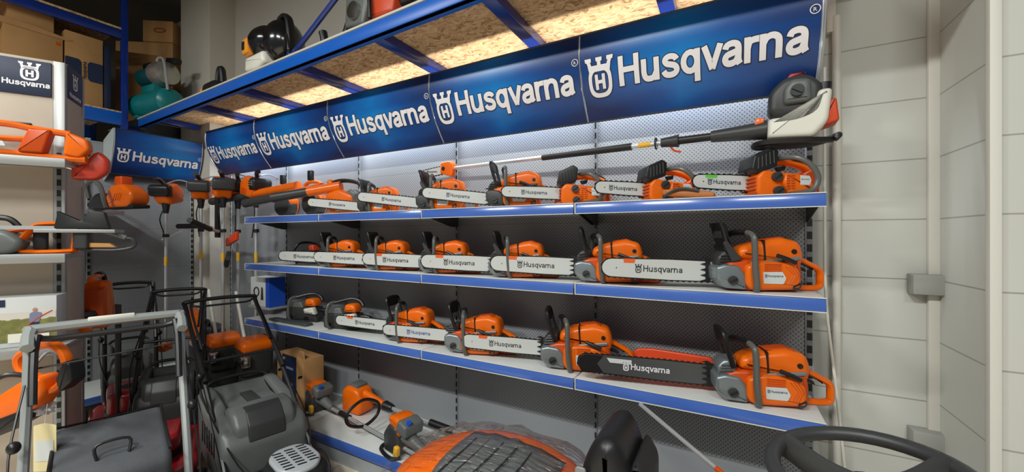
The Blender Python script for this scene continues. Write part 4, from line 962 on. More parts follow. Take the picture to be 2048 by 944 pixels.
t.scale = (1.2, 1.2, 1.0)
# orange chainsaw hooked on the near side of the island, lower
lx, ly = CW(92, 1.78); z0 = iz(800, 1.78)
t = thing('hooked_chainsaw', 'orange battery saw hanging tilted below the lower island shelf', 'power tool', (lx, ly, z0), .55, None, 0, -.45)
K().pil(rp([(-.20, .0), (-.02, -.02), (.06, .03), (.07, .10), (.0, .12), (-.16, .10), (-.22, .06)], .025), -.05, .05, .022, 4).done('motor_housing', ORG, t)
K().tube([(.02, 0, .10), (-.03, 0, .17), (-.01, 0, .23), (.08, 0, .235), (.15, 0, .20), (.16, 0, .12), (.10, 0, .04), (.03, 0, .03)], .017, k=5, rb=.024, ref=(0, 1, 0)).done('handle_loop', ORG, t)
K().pil(rp([(.10, .0), (.17, .02), (.20, .10), (.17, .12), (.11, .06)], .012), -.035, .035, .01).done('battery_shoe', BLK, t)
K().pil(rp([(-.22, -.06), (-.06, -.05), (-.02, .0), (-.16, .01), (-.23, .02)], .015), -.055, .055, .015).done('base', BLK, t)
K().tube([(-.18, -.03, .10), (-.12, -.05, .16), (-.05, -.04, .17), (.0, .0, .12)], .011, k=5).done('front_handle', BLK, t)
K().box((-.35, .0, .09), (.30, .008, .055)).done('blade', ALU, t)
K().tube([(-.05, .03, .15), (-.05, .13, .22), (-.05, .16, .2)], .006, k=4).done('hook', STG, t)
# ================================================================ lawn mowers
def mower(lb, ex, ey, ez, bx, by, w=.46, box='grey', deck=RED, engine='red', hm=BLK, ht=.014, double=False, bw=.215, bm=None, eh=0, bl=1.0):
    """handle top centre (ex,ey,ez), deck centre (bx,by)"""
    yaw = math.atan2(by-ey, bx-ex); Lh = math.hypot(bx-ex, by-ey)
    t = thing('lawn_mower', lb, 'lawn mower', (bx, by, 0), yaw)
    h = w/2
    K().pil(rp([(-.34, -.22), (.28, -.24), (.40, -.15), (.40, .15), (.28, .24), (-.34, .22)], .06), .10, .23, .05, 4, ax='z').done('deck', deck, t)
    for sx, sy, r in ((-.30, -.26, .11), (-.30, .26, .11), (.30, -.25, .09), (.30, .25, .09)):
        wl = K().lathe([(r*.55, -.022), (r*.92, -.024), (r, -.015), (r, .015), (r*.92, .024), (r*.55, .022)], (sx, sy, r+.001), 'y', 26).done('wheel', RUB, t)
        K().lathe([(.01, -.027), (r*.56, -.02), (r*.56, .02), (.01, .027)], (sx, sy, r+.001), 'y', 18).done('wheel_hub', STG, wl)
    K().lathe([(.10, .20), (.15, .22), (.155, .29), (.13, .33), (.05, .345)], (.06, 0, 0), 'z', 26).done('engine_block', BLK, t)
    if engine == 'silver':
        pl = rp([(-.18, -.07), (-.10, -.135), (.08, -.135), (.19, -.07), (.19, .07), (.08, .135), (-.10, .135), (-.18, .07)], .05)
        K().pil([(x+.06, y) for x, y in pl], .30, .40, .05, 4, ax='z').done('engine_shroud', BLK, t)
        pl = rp([(-.14, -.05), (-.08, -.10), (.07, -.10), (.15, -.05), (.15, .05), (.07, .10), (-.08, .10), (-.14, .05)], .04)
        cv = K().pil([(x+.04, y) for x, y in pl], .392, .418, .012, 3, ax='z').done('engine_cover', mat('silver_plastic', (176, 180, 184), .35, .2), t, 'silver slotted engine cover')
        k = K()
        for i in range(7):
            for j in range(3): k.pil(rp([(-.06+.03*i, -.075+.055*j), (-.048+.03*i, -.075+.055*j), (-.040+.03*i, -.035+.055*j), (-.052+.03*i, -.035+.055*j)], .004), .414, .4195, .0005, 1, ax='z')
        k.done('vent_slots', BLK, cv, kind='stuff')
    else:
        K().pil(rp([(-.12, -.14), (.16, -.14), (.20, -.08), (.20, .08), (.16, .14), (-.12, .14)], .04), .26, .37+eh, .04, 4, ax='z').done('engine_shroud', RED if engine == 'red' else DGR, t)
        K().lathe([(.02, .37+eh), (.07, .372+eh), (.075, .36+eh)], (.05, 0, 0), 'z', 22).done('recoil_cover', BLK, t)
        K().box((.20, .06, .24), (.07, .10, .09), bev=.012).done('muffler', CHR, t)
    if box == 'grey':
        gb = K().pil(rp([(-.34, .20), (-.35, .38), (-.40, .45), (-.60, .50), (-.84, .50), (-.93, .56), (-.965, .53), (-.90, .20), (-.60, .16)], .03), -bw, bw, .04, 4).done('grass_box', bm or GRY, t)
        for s in (-1, 1): K().pil(rp([(-.50, .44), (-.62, .53), (-.86, .565), (-.95, .56), (-.93, .50), (-.60, .47)], .02), s*bw*.62, s*bw*.96, .02, 3).done('side_ridge', bm or GRY, gb)
        K().pil(rp([(-.37, .36), (-.38, .47), (-.44, .535), (-.56, .545), (-.62, .50), (-.50, .40)], .025), -bw*.72, bw*.72, .03, 4).done('front_bulge', bm or GRY, gb)
        K().pil(rp([(-.352, .38), (-.372, .468), (-.43, .53), (-.49, .548), (-.46, .48), (-.40, .40)], .012), -bw*.42, bw*.42, .008).done('handle_recess', DGR, gb)
        K().pil(rp([(-.62, .495), (-.86, .498), (-.86, .508), (-.62, .51)], .004), -.02, .05, .004).done('centre_slot', DGR, gb)
        K().tube([(-.955, -bw*.8, .55), (-.975, -bw*.5, .585), (-.975, bw*.5, .585), (-.955, bw*.8, .55)], .012, k=4).done('box_handle', BLK, gb)
        gb.scale.x = bl; gb.location.x = -.34*(1-bl)
        k = K()
        for i in range(6):
            for s in (-1, 1): k.box((-.34*(1-bl)+(-.5-.055*i)*bl, s*(bw+.0005), .36), (.018, .006, .12), bev=.001)
        k.done('box_louvre', BLK, t, kind='stuff')
    elif box == 'bag':
        K().pil(rp([(-.32, .16), (-.30, .50), (-.34, .54), (-.74, .62), (-.80, .57), (-.78, .18)], .03), -bw, bw, .03, 3).done('grass_bag', FAB, t)
        K().tube([(-.34, -bw+.005, .54), (-.76, -bw+.005, .615), (-.76, bw-.005, .615), (-.34, bw-.005, .54)], .007, k=0).done('bag_seam', BLK, t)
        K().tube([(-.40, -.05, .555), (-.42, -.05, .61), (-.42, .05, .61), (-.40, .05, .555)], .006, k=4).done('bag_handle', BLK, t)
    # handle tubes
    top = ez
    if not double:
        for s in (-1, 1):
            K().tube([(-.30, s*h, .22), (-.34, s*h, .30), (-Lh*.62, s*h, .30+(top-.30)*.52)], ht, k=3).done('lower_tube', hm, t)
        K().tube([(-Lh*.55, h, .30+(top-.30)*.46), (-Lh+.05, h, top-.06), (-Lh, h-.03, top), (-Lh, -h+.03, top), (-Lh+.05, -h, top-.06), (-Lh*.55, -h, .30+(top-.30)*.46)], ht, k=4).done('upper_handle', hm, t)
    else:
        for s in (-1, 1): K().tube([(-.30, s*h, .20), (-.33, s*h, .42), (-Lh+.14, s*h, .80), (-Lh+.06, s*h, top-.03)], ht, k=4).done('lower_tube', hm, t)
        K().tube([(-Lh+.12, h, top-.05), (-Lh+.02, h, top), (-Lh, h-.04, top+.01), (-Lh, -h+.04, top+.01), (-Lh+.02, -h, top), (-Lh+.12, -h, top-.05)], ht*1.3, k=4).done('upper_handle', hm, t)
        K().box((-Lh, .0, top+.028), (.03, .16, .02), bev=.005).done('handle_label', WHT, t)
    K().tube([(-Lh*.70, h-.02, .30+(top-.3)*.66), (-Lh+.07, h-.02, top-.03), (-Lh+.045, h-.07, top-.035), (-Lh+.045, -h+.07, top-.035), (-Lh+.07, -h+.02, top-.03), (-Lh*.70, -h+.02, .30+(top-.3)*.66)], ht*(.8 if double else .55), k=4).done('brake_bail', BLK, t)
    K().tube([(-Lh*.66, h, .30+(top-.30)*.57), (-Lh*.66, -h, .30+(top-.30)*.57)], ht*.7, k=0).done('cross_bar', hm, t) if not double else K().tube([(-Lh+.10, h, top-.12), (-Lh+.08, -h, top-.15)], .004, k=0).done('control_rod', BLK, t)
    for s in (-1, 1): K().sph((-Lh*.58, s*(h+.02), .30+(top-.30)*.50), (.024, .02, .024)).done('fold_knob', BLK, t)
    K().tube([(-Lh*.9, h+.012, top-.12), (-Lh*.6, h+.03, .62), (-Lh*.3, h+.02, .40), (-.1, h*.6, .32)], .004, k=5, n=6).done('control_cable', BLK, t)
    K().tube([(-Lh*.8, -h-.006, top-.2), (-Lh*.5, -h-.03, .60), (-.25, -h*.8, .33), (-.05, -.12, .34)], .004, k=5, n=6).done('starter_cord', BLK, t)
    return t
mower('mower with big grey grass box and silver slotted engine cover, black folding handle', -3.27, 1.50, 1.06, -1.93, 1.20, .42, 'grey', BLK, 'silver', BLK, bw=.22)
mower('red mower with dark box behind the grey tube handle, middle black handle', -4.02, 1.53, 1.07, -3.02, 1.02, .34, 'grey', RED, 'red', BLK, bw=.16, bm=DGR, bl=.62)
mower('red mower farthest left with grey grass box beside the end wall', -4.55, 1.38, 1.11, -3.86, 1.19, .30, 'grey', RED, 'red', BLK, bw=.17, eh=.06)
mower('nearest mower with pale grey tube handle and dark fabric grass bag', -2.62, .73, 1.10, -1.98, .56, .50, 'bag', BLK, 'grey', mat('tube_grey', (158, 162, 160), .35, .3), ht=.0165, double=True, bw=.19)
def clear_film(m):
    nt = m.node_tree; N = nt.nodes; L = nt.links
    for n in list(N):
        if n.type != 'OUTPUT_MATERIAL': N.remove(n)
    out = [n for n in N if n.type == 'OUTPUT_MATERIAL'][0]
    tc = N.new('ShaderNodeTexCoord'); mp = N.new('ShaderNodeMapping'); mp.inputs['Scale'].default_value = (3.0, 14, 9); mp.inputs['Rotation'].default_value = (0, .3, .5)
    nz = N.new('ShaderNodeTexNoise'); nz.inputs['Scale'].default_value = 2.2; nz.inputs['Distortion'].default_value = 2.0; nz.inputs['Detail'].default_value = 2
    L.new(tc.outputs['Object'], mp.inputs[0]); L.new(mp.outputs[0], nz.inputs['Vector'])
    bp = N.new('ShaderNodeBump'); bp.inputs['Strength'].default_value = 1; bp.inputs['Distance'].default_value = .02; L.new(nz.outputs['Fac'], bp.inputs['Height'])
    gl = N.new('ShaderNodeBsdfGlossy'); gl.inputs['Roughness'].default_value = .13; L.new(bp.outputs[0], gl.inputs['Normal'])
    tr = N.new('ShaderNodeBsdfTransparent'); tr.inputs[0].default_value = (.97, .97, .975, 1)
    lw = N.new('ShaderNodeLayerWeight'); lw.inputs['Blend'].default_value = .22; L.new(bp.outputs[0], lw.inputs['Normal'])
    f = mth(nt, 'MINIMUM', mth(nt, 'ADD', mth(nt, 'MULTIPLY', lw.outputs['Fresnel'], .75), .015), .6)
    mx = N.new('ShaderNodeMixShader'); L.new(f, mx.inputs[0]); L.new(tr.outputs[0], mx.inputs[1]); L.new(gl.outputs[0], mx.inputs[2]); L.new(mx.outputs[0], out.inputs[0])
# plastic bag knot and hanging tag on the near mower handle
a = CW(88, 1.8)
t = thing('plastic_bag', 'crumpled clear plastic tied to the grey mower handle', 'plastic bag', (a[0], a[1], iz(815, 1.8)))
pm, nt, N, Lk, b_ = nodes_of('clear_film')
b_.inputs['Base Color'].default_value = (.9, .9, .92, 1); b_.inputs['Roughness'].default_value = .12; b_.inputs['Alpha'].default_value = .22
clear_film(pm)
k = K().sph((0, 0, 0), (.05, .04, .03), 14, 9)
for v in k.b.verts: v.co *= 1+random.uniform(-.3, .3)
pm2 = mat('film_crumple', (225, 222, 226), .25); pm2.node_tree.nodes['Principled BSDF'].inputs['Alpha'].default_value = .55
k.done('crumple', pm2, t, ang=10)
K().tube([(0, 0, .02), (.03, 0, .05), (.05, 0, .06)], .006, k=4).done('knot', pm2, t)
a = CW(90, 1.7)
t = thing('hang_tag', 'cream paper tag hanging from the near mower handle', 'tag', (a[0], a[1], iz(915, 1.7)), AL+.1)
K().pil(rp([(-.045, -.06), (.045, -.06), (.045, .14), (.0, .15), (-.045, .14)], .006), -.001, .001, .0003, 1).done('card', mat('tag_cream', (222, 208, 160), .7), t)
K().box((0, -.002, .03), (.07, .001, .09)).done('printed_panel', LBL, t)
K().tube([(0, 0, .15), (0, .01, .23)], .0015, k=0, n=5).done('string', WHT, t)
# orange trimmer guard parts behind the mowers, tillers near the corner
for px, D, py, lb, s in ((385, 3.45, 625, 'curved orange guard standing behind the mower handles at the end wall', 1), ):
    X, Y = CW(px, D); z = iz(py, D)
    t = thing('orange_guard', lb, 'tool guard', (X, Y, 0), -.3)
    P = [(.24*math.cos(a_), .24*math.sin(a_)*1.0) for a_ in [PI*i/10 for i in range(11)]]+[(.15*math.cos(a_), .15*math.sin(a_)) for a_ in [PI*(10-i)/10 for i in range(11)]]
    K().pil([(x, z_+z-.20) for x, z_ in P], -.04, .04, .006).done('guard_arch', ORG, t)
    K().tube([(0, .03, .0), (0, .03, z)], .016, k=0).cyl((0, .03, 0), (0, .03, .012), .10).done('stand', DGR, t)
def tiller(px, D, py, lb, s=1, rz=0):
    X, Y = CW(px, D); z = iz(py, D)
    t = thing('garden_tiller', lb, 'garden tiller', (X, Y, 0), rz)
    K().pil(rp([(-.20*s, z-.10), (.20*s, z-.10), (.22*s, z-.03), (.12*s, z), (-.14*s, z+.01), (-.21*s, z-.04)], .03), -.12, .12, .03).done('orange_cover', ORG, t)
    K().pil(rp([(-.10, z-.30), (.10, z-.30), (.11, z-.09), (-.11, z-.09)], .03), -.12, .12, .03).done('engine_block', DGR, t)
    K().cyl((-.05, -.15, z-.18), (-.05, -.11, z-.18), .06, n=18).done('recoil_cover', BLK, t)
    K().box((.12, -.10, z-.16), (.07, .07, .09), bev=.01).done('muffler', CHR, t)
    K().tube([(.0, .0, z-.28), (-.25, 0, z-.05), (-.5, 0, 1.0)], .014, k=3).done('handle_tube', WHT, t)
    for sy in (-.16, .16): K().lathe([(.02, -.02), (.11, -.024), (.13, -.01), (.13, .01), (.11, .024), (.02, .02)], (0, sy, .131), 'y', 22).done('wheel', RUB, t)
    K().box((0, 0, (z-.28)/2+.06), (.12, .2, max(.05, z-.40)), bev=.01).done('chassis', DGR, t)
tiller(447, 3.5, 668, 'tiller with orange cover behind the mower handles, left of two', .56, -.2)
tiller(508, 3.35, 675, 'tiller with orange cover and chrome muffler, right of two', .56, -.2)
X, Y = CW(415, 3.75)
t = thing('tool_case', 'dark grey rounded case with white label standing behind the mowers', 'case', (X, Y, 0), -.2)
zt_ = iz(650, 3.75)
K().pil(rp([(-.14, .0), (.14, .0), (.16, zt_-.1), (.10, zt_), (-.12, zt_), (-.16, zt_-.1)], .04), -.12, .12, .03).done('case_shell', DGR, t)
K().box((.0, -.122, zt_-.14), (.16, .004, .07), bev=.001).done('label_plate', LBL, t)
K().tube([(-.06, 0, zt_-.01), (-.05, 0, zt_+.04), (.05, 0, zt_+.04), (.06, 0, zt_-.01)], .012, k=4).done('carry_handle', BLK, t)
# ================================================================ riding mower (bottom of the frame)
RX, RY = CW(990, 1.33)
rd = thing('riding_mower', 'orange riding mower with wrapped rear hood, black seat and steering wheel', 'riding mower', (0, RY, 0), 0)
hx0 = WX(835, RY); hx1 = WX(1175, RY); zh = CH-(884-473)/F*DEP((hx0+hx1)/2, RY)
HC = (hx0+hx1)/2
# hood: crowned shell built from cross-sections along X
def hood_rings(g=0, x0=-.36, x1=.36, w=.27):
    rings = []; n = 16; m = 14
    for i in range(m+1):
        u = i/m; x = x0+(x1-x0)*u
        e = math.sin(PI*min(1, max(0, .04+.92*u)))**.38
        hw = w*e+g; top = zh-.16+.16*e+g-.05*(1-u)**2-.02*u*u
        r = []
        for j in range(n+1):
            a_ = PI*j/n; c, s_ = math.cos(a_), math.sin(a_)
            r.append((HC+x, hw*math.copysign(abs(c)**.75, c), .50+(top-.50)*abs(s_)**.55))
        rings.append(r)
    return rings
k = K(); k.ring(hood_rings()); k.done('engine_hood', ORG, rd)
# grey louvred inset on top of the hood
k = K(); rings = []
for i in range(13):
    u = i/12; x = -.13+.37*u; half = .15-.01*u; r = []
    for j in range(9):
        y = -.065-half+2*half*j/8
        e = math.sin(PI*min(1, max(0, .04+.92*((x+.36)/.72))))**.38
        q_ = min(1, abs(y)/(.27*e)); c = q_**(1/.75); sN = math.sqrt(max(0, 1-c*c))**.55
        top = zh-.16+.16*e-.05*(1-(x+.36)/.72)**2-.02*((x+.36)/.72)**2
        r.append((HC+x, y, .50+(top-.50)*sN+.006+(.004*math.sin(u*PI*9) if .1 < u < .8 else 0)))
    rings.append(r)
R_ = [[k.b.verts.new(p) for p in r] for r in rings]
for i in range(12):
    for j in range(8): k.b.faces.new((R_[i][j], R_[i+1][j], R_[i+1][j+1], R_[i][j+1]))
hv = k.done('hood_vent_panel', GRY, rd, 'grey louvred panel', ang=60)
sd = hv.modifiers.new('s', 'SOLIDIFY'); sd.thickness = .008
for i in range(5):
    x = -.10+.055*i
    u = (x+.36)/.72; e = math.sin(PI*min(1, .04+.92*u))**.38; top = zh-.16+.16*e-.05*(1-u)**2-.02*u*u
    K().tube([(HC+x, -.17, top-.016), (HC+x+.015, -.11, top+.002), (HC+x+.02, -.05, top+.007), (HC+x+.015, .03, top+.007)], .0028, k=4, n=6).done('hood_louvre', INKG, rd)
# clear film wrapped over the hood
k = K(); RR = hood_rings(.022, -.40, .42, .275)
for r in RR:
    for j in range(len(r)):
        p = r[j]; d = math.sin(p[0]*47+p[1]*31)*math.sin(p[1]*53-p[0]*19+p[2]*40)*.008+random.uniform(-.003, .003); r[j] = (p[0]+d*.5, p[1]+d, p[2]+d)
k.ring(RR, cap=False); fm = k.done('plastic_wrap', pm, rd, 'clear crinkled film', ang=14)
if 0: bp = N.new('ShaderNodeBump'); wv = N.new('ShaderNodeTexNoise'); wv.inputs['Scale'].default_value = 9; wv.inputs['Distortion'].default_value = 2.5
if 0: mpn = N.new('ShaderNodeMapping'); mpn.inputs['Scale'].default_value = (1.0, 4.5, 4.5); tcn = N.new('ShaderNodeTexCoord')
if 0: Lk.new(tcn.outputs['Object'], mpn.inputs[0]); Lk.new(mpn.outputs[0], wv.inputs['Vector'])
if 0: Lk.new(wv.outputs['Fac'], bp.inputs['Height']); bp.inputs['Strength'].default_value = .9; bp.inputs['Distance'].default_value = .03; Lk.new(bp.outputs[0], b_.inputs['Normal'])
# chassis, wheels
K().box((HC+.45, 0, .33), (1.5, .46, .16), bev=.03).done('chassis', DGR, rd)
K().box((HC+.62, 0, .47), (.6, .50, .14), bev=.04).done('foot_deck', ORG, rd)
for x, r in ((HC, .21), (HC+1.05, .19)):
    for s in (-1, 1):
        wl = K().lathe([(r*.5, -.07), (r*.9, -.075), (r, -.05), (r, .05), (r*.9, .075), (r*.5, .07)], (x, s*.33, r+.001), 'y', 28).done('wheel', RUB, rd)
        K().lathe([(.02, -.05), (r*.52, -.04), (r*.52, .04), (.02, .05)], (x, s*.33, r+.001), 'y', 20).done('wheel_hub', WHT, wl)
# seat: back seen from the side
SY = 1.36; sx = WX(1290, SY); zs = ZZ(790, sx, SY)
so = SY-RY
K().pil(rp([(sx-.115, .58), (sx+.02, .60), (sx+.035, zs-.12), (sx-.01, zs), (sx-.07, zs-.005), (sx-.115, zs-.10), (sx-.13, .75)], .045), -.13, .12, .05, 5).done('seat_back', BLK, rd)
K().pil(rp([(sx+.015, .64), (sx+.065, .66), (sx+.065, zs-.10), (sx+.03, zs-.05), (sx+.01, zs-.10)], .02), -.10, .09, .02, 3).done('back_cushion', RUB, rd)
K().pil(rp([(sx-.02, .55), (sx+.36, .56), (sx+.38, .60), (sx+.34, .645), (sx, .64)], .025), -.19, .17, .03, 3).done('seat_cushion', BLK, rd)
k = K()
for i in range(3): k.tube([(sx-.04+.02*i, -.132, zs-.24), (sx-.02+.02*i, -.132, zs-.17)], .004, k=0, n=5)
k.done('seat_slot', INKG, rd, kind='stuff')
K().pil(rp([(sx-.125, .78), (sx-.095, .77), (sx-.09, .90), (sx-.12, .90)], .01), -.134, -.126, .002, 1).done('seat_trim', mat('seat_grey', (120, 122, 122), .4), rd)
# steering wheel
SW = Vector(CW(1737, .86)+(0,)); zw = 1.045; swr = .178
cu_ = SW.x; cy_ = SW.y-RY
Rm = Matrix.Translation((cu_, cy_, zw-.05)) @ Matrix.Rotation(-.12, 4, 'Y') @ Matrix.Rotation(.06, 4, 'X')
k = K().tube([(swr*math.cos(i*PI/20), swr*math.sin(i*PI/20), 0) for i in range(40)], .0175, k=0, n=14, closed=True); k.xf(Rm).done('steering_wheel', DGR, rd)
k = K()
for a_ in (2.55, 2.55+2.1, 2.55-2.1):
    c, s_ = math.cos(a_), math.sin(a_)
    k.tube([(0, 0, -.045), (c*swr*.5, s_*swr*.5, -.035), (c*swr*.98, s_*swr*.98, 0)], .011, k=4, n=10, rb=.036)
k.xf(Rm).done('wheel_spoke', DGR, rd)
K().cyl((0, 0, -.075), (0, 0, -.02), .045, n=20).xf(Rm).done('wheel_hub_cap', BLK, rd)
q_ = Rm @ Vector((0, 0, -.06))
K().tube([tuple(q_), (q_.x+.12, q_.y*.6, zw-.35), (q_.x+.18, 0, .5)], .03, k=3, n=12).done('steering_column', DGR, rd)
# slim metal rod leaning against the lower shelf
a0 = at(1280, 808, 1.82); b0 = CW(1460, 1.35)
d = Vector((b0[0], b0[1], iz(960, 1.35)))-a0; gpt = a0+d*((a0.z-.0)/-d.z) if d.z < 0 else a0+d
t = thing('trimmer_shaft', 'slim metal trimmer shaft with orange label leaning on the lower shelf edge', 'trimmer shaft', gpt)
K().tube([(0, 0, 0.004), tuple(a0-gpt)], .0085, k=0, n=10).done('shaft', ALU, t)
K().tube([tuple((a0-gpt)*.80), tuple((a0-gpt)*.90)], .0092, k=0, n=10).done('orange_label', ORD, t)
# ================================================================ goods on the racks
ZT = ZR+.093
def onrack(px, Y): return WX(px, Y)
# pump
t = thing('water_pump', 'teal water pump with steel head and horizontal tank on the overhead rack', 'water pump', (WX(305, 1.76), 1.80, ZT), .10)
t.scale = (1.12,)*3
K().tube([(-.26, 0, .13), (-.24, 0, .13), (.20, 0, .13), (.22, 0, .13)], .12, k=0, n=26).sph((-.25, 0, .13), (.06, .12, .12)).sph((.21, 0, .13), (.06, .12, .12)).done('pressure_tank', TEAL, t)
for x in (-.15, .12): K().box((x, 0, .012), (.05, .2, .024), bev=.003).done('foot', TEAL, t)
K().box((-.04, 0, .27), (.20, .12, .07), bev=.01).done('mounting_bridge', TEAL, t)
K().tube([(-.20, 0, .40), (.02, 0, .40)], .085, k=0, n=22).done('motor', mat('dark_teal', (16, 70, 74), .4), t)
K().box((-.10, 0, .50), (.13, .08, .05), bev=.008).done('terminal_box', BLK, t)
K().lathe([(.05, .02), (.105, .03), (.11, .05), (.105, .13), (.10, .17), (.06, .185), (.02, .19)], (0, 0, .40), 'x', 26).done('pump_head', mat('steel_head', (190, 188, 180), .28, .8), t)
K().tube([(.10, -.05, .50), (.13, -.05, .525), (.20, -.05, .50), (.24, -.05, .38), (.25, -.04, .22)], .011, k=5).done('braided_hose', STG, t)
K().box((.16, .05, .53), (.16, .06, .05), rot=(0, .2, 0), bev=.012).done('pressure_switch', BLK, t)
# black tool next to it
X = WX(440, 1.80)
t = thing('black_power_tool', 'black power tool with small orange part on overhead rack, beside the pump', 'power tool', (X, 1.80, ZT), .1)
K().pil(rp([(-.16, .0), (.16, .0), (.14, .10), (.03, .14), (-.12, .12)], .03), -.08, .08, .03).done('body', BLK, t)
K().tube([(-.03, 0, .12), (-.01, 0, .24), (.03, 0, .25), (.05, 0, .13)], .026, k=4).done('handle', BLK, t)
K().box((-.17, -.03, .05), (.05, .06, .08), bev=.012).done('orange_cap', mat('amber', (240, 150, 40), .4), t)
K().tube([(.12, 0, .08), (.28, 0, .12), (.36, 0, .11)], .018, k=4).done('nozzle', BLK, t)
# backpack blower
X = WX(540, 1.72)
t = thing('backpack_blower', 'black backpack blower with amber starter and white tank on overhead rack', 'leaf blower', (X, 1.74, ZT), -.1)
K().pil(rp([(-.20, .03), (.0, .0), (.12, .04), (.10, .13), (-.19, .14)], .03), -.12, .12, .03).done('fuel_tank', WHT, t)
K().sph((-.03, 0, .235), (.175, .15, .135), 22, 14).done('engine_shroud', mat('gloss_black', (16, 17, 18), .18, coat=.5), t)
K().sph((.14, .02, .21), (.14, .14, .17), 22, 14).done('fan_housing', mat('gloss_black', (16, 17, 18)), t)
K().box((-.12, -.12, .20), (.10, .06, .12), bev=.02).done('starter_cover', mat('amber', (240, 150, 40)), t)
K().box((-.125, -.152, .20), (.035, .01, .06), bev=.003).done('starter_vent', BLK, t)
K().tube([(.10, 0, .32), (.14, 0, .38), (.21, 0, .385), (.26, 0, .32), (.29, 0, .15), (.27, 0, .03)], .02, k=5, rb=.032, ref=(0, 1, 0)).done('back_frame', BLK, t)
K().tube([(-.18, -.05, .12), (-.19, -.05, .16), (-.17, -.05, .18)], .015, k=3).done('primer', BLK, t)
K().box((.0, 0, .012), (.22, .2, .024), bev=.008).done('base', BLK, t)
K().tube([(.28, -.05, .10), (.38, -.08, .17), (.46, -.1, .05)], .007, k=5).done('control_cable', BLK, t)
t2 = thing('throttle_handle', 'small black throttle grip standing right of the backpack blower', 'throttle grip', (WX(648, 1.68), 1.68, ZT), 0)
K().tube([(0, 0, .0), (.005, 0, .07), (-.01, 0, .13)], .022, r1=.028, k=4, n=12).done('grip', BLK, t2)
K().cyl((0, 0, 0), (0, 0, .012), .03).done('foot', RUB, t2)
# grey/orange machine
X = WX(760, 1.72)
t = thing('garden_shredder', 'grey machine with orange hood on the overhead rack at top edge of frame', 'garden machine', (X, 1.74, ZT), -.05)
K().pil(rp([(-.20, .06), (-.02, .03), (.02, .15), (.03, .30), (-.18, .32)], .02), -.13, .13, .02).done('grey_housing', GRY, t)
K().lathe([(.02, -.015), (.05, -.012), (.05, .012), (.02, .015)], (-.09, -.14, .13), 'y', 20).done('round_badge', CHR, t)
K().box((-.24, 0, .07), (.03, .2, .16), rot=(0, .5, 0), bev=.004).done('front_skid', BLK, t)
K().pil(rp([(.03, .05), (.22, .04), (.24, .14), (.12, .20), (.04, .18)], .02), -.12, .12, .02).done('orange_hood', mat('guard_orange', (206, 70, 30)), t)
K().lathe([(.03, .0), (.08, .01), (.085, .06), (.05, .09)], (.13, -.02, .2), 'z', 20).done('metal_drum', CHR, t)
K().pil(rp([(.20, .10), (.34, .10), (.33, .24), (.22, .26)], .02), -.08, .08, .02).done('engine_block', DGR, t)
K().tube([(.0, -.13, .30), (.05, -.14, .16), (.06, -.14, .04)], .012, k=4).done('lever', BLK, t)
for sx_ in (-.12, .2): K().box((sx_, 0, .022), (.06, .24, .044), bev=.006).done('foot', BLK, t)
# cartons on the side rack
zb = zb0+.146
def carton(lb, px0, px1, zlo, zhi, X=XK-.06, dep=.5, m=CARD, rz=0):
    # front face on plane X; its near edge in column px0, far edge in px1
    def yy(px):
        r = (px-CX)/F; return -X*(ca+r*sa)/(sa-r*ca)
    ya, yb = yy(px0), yy(px1)
    t = thing('cardboard_box', lb, 'box', (X, (ya+yb)/2, zlo), rz, 'cardboard boxes on the side rack')
    K().box((-dep/2, 0, (zhi-zlo)/2), (dep, abs(yb-ya), zhi-zlo), bev=.004).done('carton', m, t)
    return t, abs(yb-ya), zhi-zlo
def zat(py, px, X=XK-.06):
    r = (px-CX)/F; y = -X*(ca+r*sa)/(sa-r*ca); return ZZ(py, X, y)
c1 = carton('large brown carton at far left with a torn upper flap, standing on the rack', 6, 126, zb, zat(80, 126), dep=.55)
K().pil([(-.45, c1[2]), (.2, c1[2]), (.24, c1[2]+.02), (.0, c1[2]+.05), (-.45, c1[2]+.06)], .0, .004, .001, 1, ax='x').done('torn_flap', CARD, c1[0])
K().box((.002, c1[1]/2-.03, c1[2]-.05), (.002, .03, .03)).done('printed_mark', ORD, c1[0])
z1 = zat(80, 126)+.002
c2 = carton('brown carton stacked on top of the large one at far left', 14, 108, z1, zat(12, 108), X=XK-.08)
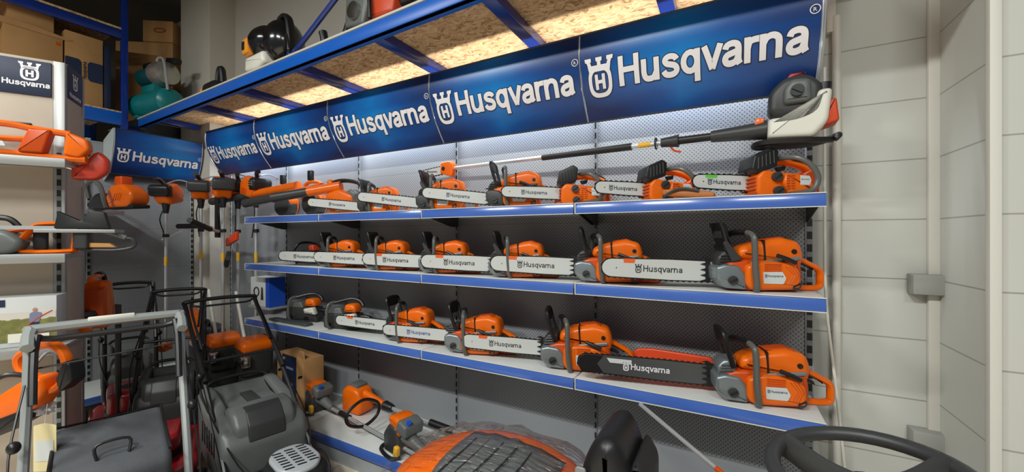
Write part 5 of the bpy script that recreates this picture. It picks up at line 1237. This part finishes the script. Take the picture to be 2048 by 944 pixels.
c3 = carton('brown carton with navy H-shaped print beside the rack post', 130, 206, zb, zat(82, 206), X=XK-.06)
w3, h3 = c3[1], c3[2]
k = K(); Wf = w3/2
for s in (-1, 1):
    q = [(s*Wf, h3*.36), (s*Wf, h3*.64), (s*Wf*.28, h3*.64), (s*Wf*.16, h3*.60), (s*Wf*.16, h3*.40), (s*Wf*.28, h3*.36)]
    k.pil(rp(q, .012), .0005, .003, .0004, 1, ax='x')
pr_ = k.done('navy_print', NAVY, c3[0], kind='stuff')
K().box((-.14, Wf+.002, h3/2), (.26, .004, h3*.99)).done('navy_side', NAVY, c3[0])
k = K(); put2d(k, brand(.17, 0, 1), (.004, .012, h3*.38), (0, 0, 1), (0, -1, 0), .028); k.done('carton_lettering', INKG, c3[0])
c4 = carton('dark navy carton between the printed carton and the rack post', 208, 222, zb, zat(95, 222), X=XK-.07, m=NAVY)
# boxes farther in, right of the post
def far_box(lb, px0, px1, py0, D, h, w_, d_, zlo):
    X, Y = CW((px0+px1)/2, D); w = (px1-px0)/F*D*.98
    t = thing('cardboard_box', lb, 'box', (X, Y, zlo), AL+.1, 'cardboard boxes beyond the rack post')
    K().box((0, 0, h/2), (w, d_, h), bev=.004).done('carton', CARD, t); return t
t = far_box('tall brown carton behind the water pump', 258, 362, 95, 4.6, .90, .7, .30, ZR+.18)
zz = ZR+.18+.90+.002
t = far_box('small brown carton with red oval print on top of the tall carton', 306, 361, 70, 4.58, .24, .4, .26, zz)
K().tube([(.02+.06*math.cos(i*PI/8), -.132, .13+.022*math.sin(i*PI/8)) for i in range(16)], .006, k=0, closed=True, n=5).done('printed_oval', mat('red_print', (150, 50, 34), .7), t)
o = K().box((CW(310, 4.6)[0], CW(310, 4.6)[1]-.02, (ZR+.18)/2), (.70, .36, ZR+.176), rot=(0, 0, 0)).done('side_cabinet', mat('dark_grey_steel', (60, 62, 66), .6)); o['label'] = 'dark steel cabinet behind the corner column carrying tall carton'; o['category'] = 'cabinet'  # cabinet in one even dark grey
